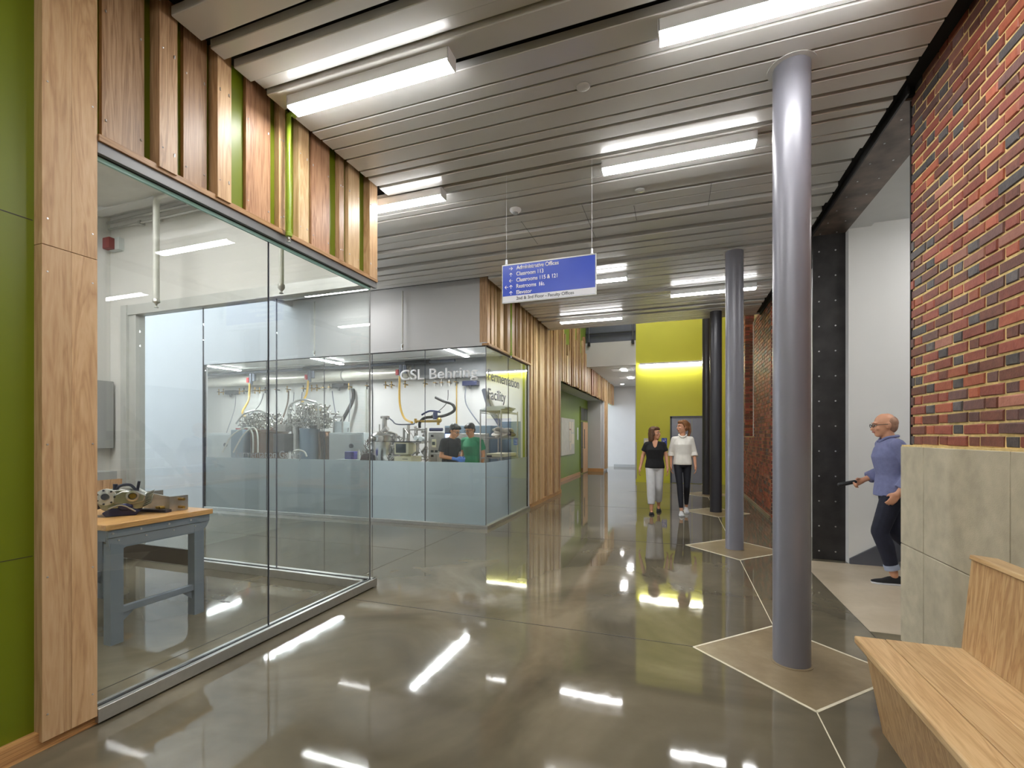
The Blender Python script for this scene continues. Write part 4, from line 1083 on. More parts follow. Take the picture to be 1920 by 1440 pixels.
for i, (x0, z0, x1, z1, lab) in enumerate(((-12.7, 2.7, -11.0, 1.532, 'thin grey tube left of the left fermenter'), (-11.6, 2.7, -10.6, 1.7, 'thin grey tube above the left fermenter'),
        (-10.65, 2.75, -9.2, 1.75, 'brown angled tube beside the amber hose'), (-10.45, 2.7, -9.1, 1.6, 'thin angled line left of the arched fermenter'), (-10.15, 2.7, -9.0, 1.6, 'second thin angled line left of the arched fermenter'),
        (-9.1, 2.7, -7.5, 1.7, 'thin blue line right of the arched fermenter'), (-8.5, 2.75, -7.2, 1.55, 'thin grey tube above the grey cabinet'))):
    hose([(x0, 10.7, z0), (x0 * 0.75 + x1 * 0.25, 10.3, z0 * 0.6 + z1 * 0.4), (x1, 9.0, z1)], 0.022 if 'brown' in lab else 0.010, 'copper' if 'brown' in lab else 'navy' if 'blue' in lab else 'pipe_grey', lab)
for (x, lab) in ((-8.12, 'left of two pale vertical pipes on the laboratory wall'), (-8.0, 'right of two pale vertical pipes on the laboratory wall'), (-5.35, 'thin tan pipe down the laboratory wall behind the curled hose')):
    tag(B().cyl((x, 10.9, 0.2), (x, 10.9, 2.8), 0.025 if x < -6 else 0.016, n=8).build('wall_pipe', 'hose_w' if x < -6 else 'hose_y'), lab, 'pipe')
hose([(-4.95, 10.6, 2.66), (-4.75, 10.2, 2.2), (-4.1, 9.6, 1.65)], 0.014, 'pipe_grey', 'grey tube slanting down behind the wire shelf')
hose([(-4.6, 10.925, 2.6), (-4.3, 10.6, 2.1), (-3.9, 10.4, 1.5), (-3.85, 10.4, 0.06)], 0.06, 'pipe_grey', 'wide dark strap pipe slanting behind the wire shelf')
# cabinets
def cabinet(x0, x1, y0, y1, h, lab, mat='cabgrey'):
    t = thing('cabinet', lab, 'cabinet', ((x0 + x1) / 2, (y0 + y1) / 2, 0), 0, None)
    w, d = (x1 - x0) / 2, (y1 - y0) / 2
    pbox('body', mat, t, -w, w, -d, d, 0.06, h, 0.006)
    pbox('plinth', 'dark', t, -w + 0.03, w - 0.03, -d + 0.03, d - 0.03, 0, 0.06)
    pbox('front_door', mat, t, -w + 0.02, w - 0.02, -d - 0.015, -d, 0.12, h - 0.04, 0.004)
    B().cyl((w * 0.35, -d - 0.015, h - 0.30), (w * 0.35, -d - 0.05, h - 0.30), 0.05, n=16).build('round_port', 'pipe_grey', t)
    return t
cabinet(-11.45, -10.42, 8.8, 9.5, 1.52, 'pale grey cabinet at the left end of the laboratory')
cabinet(-7.57, -6.62, 8.8, 9.5, 1.52, 'pale grey cabinet between the arched fermenter and the steel vessel', 'cabgrey')
cabinet(-7.6, -7.05, 8.9, 9.4, 1.515, 'hidden grey cabinet', 'cabgrey') if False else None
def jumble(n, x0, x1, y0, y1, z0, dome, seed, r=(0.006, 0.018)):
    q = random.Random(seed); b = B()
    cx, w = (x0 + x1) / 2, (x1 - x0) / 2
    def pt():
        while True:
            x = q.uniform(x0, x1); lim = z0 + dome * math.sqrt(max(0, 1 - ((x - cx) / w) ** 2))
            z = q.uniform(z0, lim)
            return Vector((x, q.uniform(y0, y1), z))
    for i in range(n):
        a = pt(); d = q.choice((Vector((1, 0, 0)), Vector((0, 0, 1)), Vector((0.7, 0, 0.7)), Vector((0, 1, 0)), Vector((-0.6, 0, 0.8))))
        L = q.uniform(0.05, 0.24); rr = q.uniform(*r)
        e = a + d * L; e.z = min(e.z, z0 + dome)
        b.cyl(a, e, rr, n=7)
        if q.random() < 0.6: b.cyl(a - d * 0.01, a + d * 0.02, rr * 2.0, n=8)
        if q.random() < 0.3: b.ell(e, rr * 2.2, rr * 2.2, rr * 2.2, None, 7, 5)
    return b
# fermenter one (left)
f1 = thing('fermenter', 'left fermenter with a low dome of steel piping and blue grey side panel', 'fermenter', (-9.6, 8.95, 0))
B().lathe([(0.40, 0.25), (0.42, 0.4), (0.42, 1.52), (0.45, 1.54), (0.45, 1.58), (0.40, 1.60)], (0.1, 0, 0), 28).build('vessel', 'copper', f1)
pbox('side_panel', 'bluegrey', f1, -0.66, -0.27, -0.45, 0.3, 0.1, 1.60, 0.02)
for (x, y) in ((-0.2, -0.25), (0.4, -0.25), (0.4, 0.25), (-0.2, 0.25)):
    B().cyl((x, y, 0), (x, y, 0.3), 0.025).build('leg', 'stainless2', f1)
jumble(260, -0.66, 0.45, -0.35, 0.3, 1.58, 0.42, 3).build('top_piping', 'stainless', f1)['kind'] = 'stuff'
B().tube(spline([(-0.66, -0.3, 1.75), (-0.4, -0.3, 1.98), (0.0, -0.3, 2.06), (0.3, -0.3, 1.98), (0.42, -0.3, 1.85)]), 0.022).tube([(0.4, -0.3, 1.9), (0.4, -0.3, 1.6)], 0.025).build('arch', 'alu', f1)
for (a, b_, c) in ((-0.5, -0.1, 0.1), (-0.15, 0.1, 0.25)):
    B().tube(spline([(a - 0.3, -0.55, 1.05), (a, -0.55, 1.45), (b_, -0.5, 1.64), (c, -0.5, 1.5), (c + 0.02, -0.5, 1.05)]), 0.018).build('white_hose', 'hose_w', f1)
pbox('control_box', 'dark', f1, 0.52, 0.85, -0.3, 0.0, 1.05, 1.5, 0.01)
pbox('junction_box', 'stainless2', f1, 0.44, 0.80, -0.2, 0.2, 1.55, 1.73, 0.006)
for k in range(2):
    pbox('red_part', 'red', f1, -0.80 + 0.1 * k, -0.72 + 0.1 * k, -0.2, 0.0, 1.52, 1.64, 0.01)
# fermenter two (arched)
f2 = thing('fermenter', 'tall fermenter under an arched steel frame in the middle of the laboratory', 'fermenter', (-8.25, 8.95, 0))
B().lathe([(0.16, 0.2), (0.17, 0.3), (0.17, 1.78), (0.19, 1.80), (0.19, 1.84), (0.12, 1.90)], (-0.33, 0, 0), 24).build('vessel', 'stainless', f2)
B().lathe([(0.22, 0.1), (0.22, 1.58), (0.23, 1.58), (0.23, 1.62), (0.2, 1.62)], (0.08, -0.1, 0), 24).build('blue_drum', 'bluegrey', f2)
B().lathe([(0.15, 0.1), (0.15, 1.50), (0.12, 1.55)], (0.43, 0.0, 0), 24).build('copper_jacket', 'copper', f2)
jumble(320, -0.5, 0.5, -0.3, 0.3, 1.62, 0.58, 5).build('top_piping', 'stainless', f2)['kind'] = 'stuff'
B().tube(spline([(-0.40, -0.25, 1.7), (-0.40, -0.25, 2.12), (-0.2, -0.25, 2.25), (0.0, -0.25, 2.29), (0.25, -0.25, 2.25), (0.45, -0.25, 2.14), (0.45, -0.25, 1.6)], 5), 0.025).build('arch', 'alu', f2)
ib = thing('instrument_box', 'small grey instrument box in an aluminium frame on the middle cabinet', 'box', (-7.42, 9.05, 1.521))
pbox('box', 'cabgrey', ib, -0.13, 0.11, -0.1, 0.15, 0, 0.26, 0.006)
B().box(-0.14, 0.14, -0.14, -0.11, 0.34, 0.38).box(0.11, 0.14, -0.14, -0.11, 0.0, 0.34).box(-0.14, -0.11, -0.14, -0.11, 0.0, 0.34).build('frame', 'alu', ib)
pbox('dark_lid', 'dark', f2, 0.16, 0.46, -0.2, 0.1, 1.62, 1.68, 0.01)
B().tube(spline([(-0.05, -0.5, 1.0), (0.0, -0.5, 1.1), (0.15, -0.5, 1.12), (0.3, -0.5, 1.08), (0.36, -0.5, 0.98)]), 0.02).build('white_hose', 'hose_w', f2)
for k in range(5):
    B().tube(spline([(0.35 + 0.05 * k, -0.15, 1.62), (0.48 + 0.03 * k, -0.22, 1.5), (0.5 + 0.03 * k, -0.2, 1.2), (0.48 + 0.03 * k, -0.2, 0.8)], 4), 0.009, 6).build('cable', 'rubber', f2)
hose([(-8.55, 10.9, 2.75), (-8.5, 10.8, 2.4), (-8.75, 10.6, 1.75)], 0.05, 'rubber', 'thick dark hose hanging on the wall above the middle cabinet')
for x in (-0.45, -0.2, 0.3, 0.5):
    B().cyl((x, 0.15, 0), (x, 0.15, 0.3), 0.02).build('leg', 'stainless2', f2)
# vessel three
f3 = thing('fermenter', 'polished steel vessel with domed lid and sight ports left of the monitor', 'fermenter', (-6.07, 8.8, 0))
B().lathe([(0.22, 0.3), (0.25, 0.36), (0.25, 1.32), (0.27, 1.34), (0.27, 1.42), (0.30, 1.43), (0.30, 1.46), (0.26, 1.50), (0.15, 1.545), (0.10, 1.55)], (0, 0, 0), 32).build('vessel', 'stainless', f3)
B().cyl((0, 0, 1.54), (0, 0, 1.86), 0.055).cyl((-0.09, 0, 1.86), (0.05, 0, 1.86), 0.03).cyl((0.05, 0, 1.85), (0.10, 0, 1.84), 0.045).cyl((-0.1, -0.05, 1.52), (-0.1, -0.05, 1.7), 0.015).cyl((-0.06, 0, 1.52), (0.07, 0, 1.62), 0.06).build('agitator', 'stainless2', f3)
for a in (-2.0, -1.2):
    d = Vector((math.cos(a), math.sin(a), 0))
    B().cyl(d * 0.24 + Vector((0, 0, 1.38)), d * 0.36 + Vector((0, 0, 1.38)), 0.06).cyl(d * 0.36 + Vector((0, 0, 1.38)), d * 0.365 + Vector((0, 0, 1.38)), 0.045).build('sight_port', 'stainless2', f3)
hose([(-5.96, 8.8, 1.84), (-5.87, 8.8, 1.78), (-5.75, 8.8, 1.70), (-5.4, 8.85, 1.70), (-5.36, 8.88, 1.73)], 0.014, 'pipe_grey', 'bent steel line from the polished vessel to the brass manifold')
for a in (0.5, 2.0, 3.6, 5.2):
    B().cyl((0.2 * math.cos(a), 0.2 * math.sin(a), 0), (0.2 * math.cos(a), 0.2 * math.sin(a), 0.36), 0.025).build('leg', 'stainless2', f3)
jumble(60, -0.46, -0.24, -0.2, 0.2, 0.95, 0.42, 9, (0.006, 0.014)).build('side_piping', 'stainless', f3)['kind'] = 'stuff'
jumble(40, 0.22, 0.32, -0.2, 0.2, 0.9, 0.55, 11, (0.006, 0.014)).build('side_piping', 'stainless2', f3)['kind'] = 'stuff'
# skid with manifold
sk2 = thing('pump_skid', 'pipework skid with brass manifold behind the old monitor', 'pump', (-5.2, 8.95, 0))
fr = B()
for x in (-0.48, -0.36, -0.15, 0.08):
    fr.cyl((x, 0, 0), (x, 0, 1.62 + (0.08 if x == -0.36 else 0)), 0.022 if x != -0.36 else 0.035)
for z in (0.5, 1.0, 1.3, 1.58):
    fr.cyl((-0.48, 0, z), (0.1, 0, z), 0.016)
fr.build('frame', 'stainless2', sk2)
B().cyl((-0.15, -0.05, 1.76), (0.42, -0.05, 1.76), 0.026).cyl((0.4, -0.05, 1.76), (0.4, -0.05, 1.68), 0.03).cyl((-0.15, -0.05, 1.72), (-0.15, -0.05, 1.82), 0.03).ell((0.42, -0.05, 1.78), 0.06, 0.05, 0.06).build('manifold', 'brass', sk2)
B().tube(spline([(0.0, -0.05, 1.9), (0.2, -0.05, 1.98), (0.45, -0.05, 1.95)]), 0.02).cyl((0.33, -0.05, 1.95), (0.33, -0.05, 1.8), 0.05).cyl((0.2, -0.05, 1.58), (0.5, -0.05, 1.58), 0.035).build('blue_actuator', 'navy', sk2)
jumble(60, -0.48, 0.1, -0.15, 0.1, 0.9, 0.75, 21, (0.006, 0.02)).build('pipework', 'stainless2', sk2)['kind'] = 'stuff'
B().cyl((-0.06, -0.1, 1.4), (-0.06, -0.2, 1.4), 0.05).build('gauge', 'cabgrey', sk2)
B().cyl((0.06, -0.1, 1.38), (0.06, -0.2, 1.38), 0.05).build('gauge', 'cabgrey', sk2)
pbox('blue_pump', 'bluegrey', sk2, -0.45, -0.3, -0.2, -0.05, 1.1, 1.28, 0.02)
tr_ = thing('trolley', 'small steel trolley with bottles beside the man in the black T-shirt', 'trolley', (-4.56, 8.62, 0))
pbox('shelf', 'stainless2', tr_, -0.22, 0.25, -0.12, 0.14, 1.07, 1.088)
pbox('shelf', 'stainless2', tr_, -0.22, 0.25, -0.12, 0.14, 0.3, 0.318)
for (x, y) in ((-0.21, -0.11), (0.24, -0.11), (-0.21, 0.13), (0.24, 0.13)):
    B().cyl((x, y, 0), (x, y, 1.08), 0.012, n=8).build('leg', 'stainless2', tr_)
cp = thing('control_panel', 'steel control panel cabinet with switches right of the monitor', 'cabinet', (-4.87, 9.1, 0))
pbox('body', 'stainless2', cp, -0.2, 0.2, -0.15, 0.2, 0, 1.52, 0.006)
pbox('display', 'beige', cp, -0.10, 0.0, -0.17, -0.15, 1.2, 1.38, 0.004)
pbox('readout', 'screen', cp, -0.09, -0.02, -0.175, -0.17, 1.25, 1.32)
for (x, z) in ((-0.1, 1.45), (-0.1, 1.12), (0.0, 1.12), (-0.1, 1.02)):
    pbox('switch', 'dark', cp, x - 0.025, x + 0.03, -0.175, -0.15, z - 0.025, z + 0.02, 0.003)
rb = thing('bottle', 'red cap wash bottle on the skid shelf', 'bottle', (-4.5, 8.6, 1.089))
B().lathe([(0.05, 0), (0.05, 0.1), (0.02, 0.14), (0.02, 0.16)]).build('body', 'red', rb); B().cyl((0, 0, 0.16), (0, 0, 0.19), 0.024).build('cap', 'dark', rb)
dk = thing('lab_desk', 'low laboratory desk carrying the old computer', 'table', (-5.3, 8.35, 0))
pbox('top', 'cabgrey', dk, -0.5, 0.5, -0.3, 0.25, 0.86, 0.89, 0.003)
for (x, y) in ((-0.45, -0.25), (0.45, -0.25), (-0.45, 0.2), (0.45, 0.2)):
    pbox('leg', 'alu', dk, x - 0.02, x + 0.02, y - 0.02, y + 0.02, 0, 0.86)
pc = thing('computer_case', 'beige desktop computer case under the old monitor', 'computer', (-5.2, 8.35, 0.891))
pbox('case', 'beige', pc, -0.2, 0.2, -0.2, 0.2, 0, 0.14, 0.008)
pbox('drive_slot', 'dark', pc, 0.0, 0.12, -0.205, -0.2, 0.085, 0.095)
pbox('front_bezel', 'beige', pc, -0.19, 0.19, -0.206, -0.2, 0.02, 0.06)
mn = thing('monitor', 'old beige tube monitor with a dark screen', 'monitor', (-5.22, 8.35, 1.032))
B().prism([(-0.17, 0.04), (0.13, 0.04), (0.16, 0.06), (0.16, 0.28), (-0.17, 0.29)], 'y', -0.2, -0.02).build('bezel_housing', 'beige', mn, 0.006)
B().rings([[(-0.15, -0.02, 0.06), (0.14, -0.02, 0.06), (0.14, -0.02, 0.28), (-0.15, -0.02, 0.28)], [(-0.09, 0.2, 0.09), (0.09, 0.2, 0.09), (0.09, 0.2, 0.23), (-0.09, 0.2, 0.23)]]).build('tube_housing', 'beige', mn)
pbox('screen', 'screen', mn, -0.13, 0.10, -0.206, -0.2, 0.075, 0.255)
B().lathe([(0.12, 0), (0.12, 0.015), (0.06, 0.04)], (0, -0.05, 0), 20).build('foot', 'beige', mn)
pbox('cover_mat', 'dark', mn, -0.24, 0.28, -0.22, 0.1, 0.29, 0.305, 0.003)
bn = tag(B().box(-0.12, 0.12, -0.1, 0.1, 0, 0.16).build('blue_bin', 'blue_bin', None, 0.01), 'blue plastic bin at the edge of the middle glass joint', 'bin')
bn.location = (-6.45, 8.2, 0.96)
pl = thing('equipment_cart', 'grey cart carrying the blue bin', 'cart', (-6.45, 8.2, 0))
pbox('top', 'cabgrey', pl, -0.25, 0.25, -0.2, 0.2, 0.93, 0.958)
for (x, y) in ((-0.22, -0.17), (0.22, -0.17), (-0.22, 0.17), (0.22, 0.17)):
    pbox('leg', 'alu', pl, x - 0.015, x + 0.015, y - 0.015, y + 0.015, 0, 0.93)
wbt = thing('bottle', 'white squeeze bottle beside the blue bin', 'bottle', (-6.27, 8.18, 0.96))
B().lathe([(0.03, 0), (0.03, 0.14), (0.012, 0.17), (0.012, 0.2)]).build('body', 'pipe_white', wbt)
chh = thing('office_chair', 'black chair back just above the frosted band', 'chair', (-5.85, 7.9, 0))
B().loft([((0, 0, 0.75), 0.16, 0.04), ((0, 0.0, 0.9), 0.2, 0.05), ((0, 0.02, 1.06), 0.16, 0.04), ((0, 0.02, 1.10), 0.08, 0.02)]).build('backrest', 'rubber', chh)
B().lathe([(0.22, 0.46), (0.24, 0.49), (0.22, 0.54)], (0, -0.2, 0)).build('seat', 'rubber', chh)
B().cyl((0, -0.2, 0.08), (0, -0.2, 0.46), 0.03).tube([(0, -0.1, 0.48), (0, 0.05, 0.5), (0, 0.06, 0.8)], 0.02).build('post', 'dark', chh)
for k in range(5):
    B().tube([(0, -0.2, 0.1), (0.26 * math.cos(k * 1.257), -0.2 + 0.26 * math.sin(k * 1.257), 0.05)], 0.018).build('foot', 'dark', chh)
# autoclave / control unit
ac = thing('bioreactor_unit', 'wide grey bioreactor control unit with a lit screen behind the two men', 'machine', (-4.15, 9.2, 0))
pbox('body', 'bluegrey', ac, -0.50, 0.55, -0.3, 0.3, 0.0, 1.66, 0.01)
pbox('left_bay', 'pipe_grey', ac, -0.48, -0.30, -0.32, -0.3, 0.1, 1.62, 0.004)
pbox('screen_panel', 'navy', ac, -0.48, -0.30, -0.335, -0.32, 1.1, 1.52, 0.003)
pbox('screen', 'ui', ac, -0.465, -0.33, -0.34, -0.335, 1.36, 1.49)
pbox('screen_window', 'ui_white', ac, -0.44, -0.36, -0.343, -0.34, 1.39, 1.46)
pbox('right_door', 'stainless2', ac, -0.27, 0.52, -0.33, -0.3, 0.1, 1.5, 0.01)
B().tube([(0.3, -0.36, 1.48), (0.5, -0.36, 1.48)], 0.012).build('handle', 'pipe_white', ac)
# wire shelf
ws_ = thing('wire_shelf', 'chrome wire shelving behind the corner glass', 'shelf', (-3.2, 8.55, 0))
for (x, y) in ((-0.21, -0.62), (0.2, -0.62), (-0.21, 0.3), (0.2, 0.3)):
    B().cyl((x, y, 0), (x, y, 1.93), 0.014, n=8).build('post', 'stainless2', ws_)
for z in (0.3, 1.05, 1.42, 1.90):
    b = B()
    for k in range(11):
        x = -0.21 + 0.041 * k; b.cyl((x, -0.62, z), (x, 0.3, z), 0.004, n=5)
    for yy in (-0.62, -0.16, 0.3): b.cyl((-0.21, yy, z - 0.01), (0.2, yy, z - 0.01), 0.006, n=5)
    for x in (-0.21, 0.2): b.cyl((x, -0.62, z - 0.03), (x, 0.3, z - 0.03), 0.006, n=5)
    b.build('wire_deck', 'stainless2', ws_)
for k in range(3):
    o = tag(B().box(-0.2, 0.2, -0.35, 0.25, 0, 0.018).build('sheet', 'cork', None, 0.001), ('lowest', 'middle', 'topmost')[k] + ' of the flat pale trays stacked on top of the wire shelf', 'tray', 'trays on the wire shelf')
    o.location = (-3.2 + 0.02 * k, 8.3 + 0.06 * k, 1.908 + 0.03 * k); o.rotation_euler = (0, 0, 0.05 * k)
    pbox('rim', 'cabgrey', o, -0.2, 0.2, -0.36, -0.35, 0, 0.028)
cq = random.Random(4)
b = B()
for k in range(14):
    b.ell((cq.uniform(-0.1, 0.12), cq.uniform(-0.22, 0.22), 0.03 + cq.uniform(0, 0.13)), cq.uniform(0.06, 0.1), cq.uniform(0.08, 0.16), 0.028, Matrix.Rotation(cq.uniform(-0.5, 0.5), 3, 'X'), 10, 7)
o = tag(b.build('cloth_pile', 'fabric_cloth'), 'rumpled pile of white cloths on the wire shelf', 'cloth'); o.location = (-3.2, 8.55, 1.43)
o = tag(B().ell((0, 0, 0.055), 0.1, 0.1, 0.05, None, 12, 8).ell((0.02, 0.06, 0.04), 0.08, 0.08, 0.04).build('cloth_bundle', 'cloth_purple'), 'dark purple bundle beside the white cloths', 'cloth'); o.location = (-3.12, 8.74, 1.43)
o = thing('drawer_bin', 'long pale bin on the lower wire shelf', 'bin', (-3.2, 8.35, 1.056))
pbox('tub', 'beige', o, -0.19, 0.19, -0.25, 0.45, 0, 0.06, 0.006); pbox('dark_tag', 'dark', o, -0.15, -0.05, -0.255, -0.25, 0.0, 0.03)
tc = thing('tall_cabinet', 'tall blue grey cabinet behind the wire shelf', 'cabinet', (-3.25, 9.6, 0))
pbox('body', 'bluegrey', tc, -0.28, 0.28, -0.3, 0.4, 0, 1.75, 0.006); pbox('door', 'bluegrey', tc, -0.27, 0.27, -0.315, -0.3, 0.1, 1.72, 0.004)
B().cyl((-0.2, -0.33, 0.9), (-0.2, -0.33, 1.1), 0.01).build('handle', 'stainless', tc)
sp = thing('ceiling_sprinkler', 'sprinkler head below the laboratory ceiling near the corner', 'sprinkler', (-3.3, 7.8, 0))
B().cyl((0, 0, 3.2), (0, 0, LC), 0.02).build('drop', 'pipe_white', sp); B().lathe([(0.012, 3.13), (0.02, 3.15), (0.02, 3.2)]).build('head', 'pipe_grey', sp)
hp = thing('sprinkler_drop', 'white sprinkler drop on the corridor side of the laboratory wall', 'pipe', (-4.25, 6.66, 0))
B().cyl((0, 0, 2.92), (0, 0, CZ), 0.016).build('pipe', 'pipe_white', hp); B().lathe([(0.018, 2.86), (0.01, 2.88), (0.022, 2.91), (0.022, 2.95)]).build('head', 'stainless', hp)
hp = thing('sprinkler_drop', 'white sprinkler drop on the laboratory wall seen through the gallery glass', 'pipe', (-6.05, 6.66, 0))
B().cyl((0, 0, 2.92), (0, 0, CZ), 0.016).build('pipe', 'pipe_white', hp); B().lathe([(0.018, 2.86), (0.01, 2.88), (0.022, 2.91), (0.022, 2.95)]).build('head', 'stainless', hp)

# ------------------------------------------------------------------ WOODEN BENCH
bc = thing('wooden_bench', 'light wooden bench with slanted back against the stone base', 'bench', (0, 0, 0))
BY0, BY1 = -0.2, 2.79
planks = [(0.835, 0.965), (0.966, 1.10), (1.101, 1.235), (1.236, 1.34)]
for i, (a, b_) in enumerate(planks):
    pbox('seat_board', 'bench_y', bc, a, b_, BY0, BY1, 0.412, 0.45, 0.004 if i else 0.008)
B().prism([(0.870, 0.412), (0.89, 0.412), (0.965, 0.0), (0.945, 0.0)], 'y', BY0 + 0.02, BY1 - 0.03).build('front_panel', 'bench_z', bc)
B().prism([(0.89, 0.412), (1.33, 0.412), (1.40, 0.0), (0.965, 0.0)], 'y', BY1 - 0.06, BY1 - 0.035).build('end_panel', 'bench_z', bc)
B().prism([(1.285, 0.45), (1.305, 0.90), (1.325, 0.90), (1.335, 0.30), (1.285, 0.30)], 'y', BY0, BY1 - 0.005) if False else None
n = 12
for k in range(n):
    y0 = BY0 + (BY1 - BY0) * k / n; y1 = BY0 + (BY1 - BY0) * (k + 1) / n - 0.001
    B().prism([(1.262, 0.452), (1.30, 0.872), (1.322, 0.870), (1.286, 0.44)], 'y', y0, y1).build('back_board', 'bench_z', bc)
B().prism([(1.292, 0.872), (1.296, 0.893), (1.40, 0.882), (1.40, 0.86)], 'y', BY0, BY1 + 0.004).build('top_rail', 'bench_y', bc, 0.003)
B().prism([(1.30, 0.45), (1.326, 0.866), (1.40, 0.86), (1.45, 0.0), (1.41, 0.0)], 'y', BY1 - 0.03, BY1 - 0.005).build('end_panel', 'bench_z', bc)

# ------------------------------------------------------------------ PEOPLE
def remesh(b, name, voxel, mat, parent, smooth_it=6):
    me = b.mesh(name, False)
    o = bpy.data.objects.new(name, me); COL.objects.link(o)
    md = o.modifiers.new('r', 'REMESH'); md.mode = 'VOXEL'; md.voxel_size = voxel
    sm = o.modifiers.new('s', 'SMOOTH'); sm.iterations = smooth_it; sm.factor = 0.5
    dg = bpy.context.evaluated_depsgraph_get(); dg.update()
    nm = bpy.data.meshes.new_from_object(o.evaluated_get(dg))
    o.modifiers.clear(); o.data = nm; bpy.data.meshes.remove(me)
    nm.polygons.foreach_set('use_smooth', [True] * len(nm.polygons))
    nm.materials.clear(); nm.materials.append(M[mat]); o.parent = parent
    return o
def V(*a): return Vector(a)
def hand(b, w, d, nrm, curl=0.5, sc=1.0, side=1):
    """palm + five fingers. d: direction of the forearm, nrm: palm normal (fingers curl towards it)"""
    d = d.normalized(); nrm = (nrm - d * nrm.dot(d)).normalized(); s = d.cross(nrm) * side
    b.cap(w, w + d * 0.03 * sc, 0.024 * sc, 0.026 * sc)
    for t in (-0.026, -0.009, 0.009, 0.026):
        b.cap(w + d * 0.02 * sc + s * t * 0.7 * sc, w + d * 0.085 * sc + s * t * sc, 0.014 * sc, 0.0115 * sc)
    for t, L in ((-0.027, 0.9), (-0.009, 1.02), (0.009, 0.97), (0.027, 0.78)):
        p = w + d * 0.085 * sc + s * t * sc; a = curl * 0.5; q_ = d
        for seg, rr in ((0.036, 0.0095), (0.026, 0.0085), (0.02, 0.0075)):
            q_ = (d * math.cos(a) + nrm * math.sin(a)).normalized()
            e = p + q_ * seg * L * sc
            b.cap(p, e, rr * sc, rr * 0.92 * sc, 8); p = e; a += curl * 0.8
    p = w + d * 0.03 * sc - s * 0.024 * sc
    e = p - s * 0.026 * sc + d * 0.03 * sc + nrm * 0.014 * sc; b.cap(p, e, 0.0125 * sc, 0.0105 * sc, 8)
    f = e + d * 0.026 * sc + nrm * 0.012 * sc; b.cap(e, f, 0.0105 * sc, 0.008 * sc, 8)

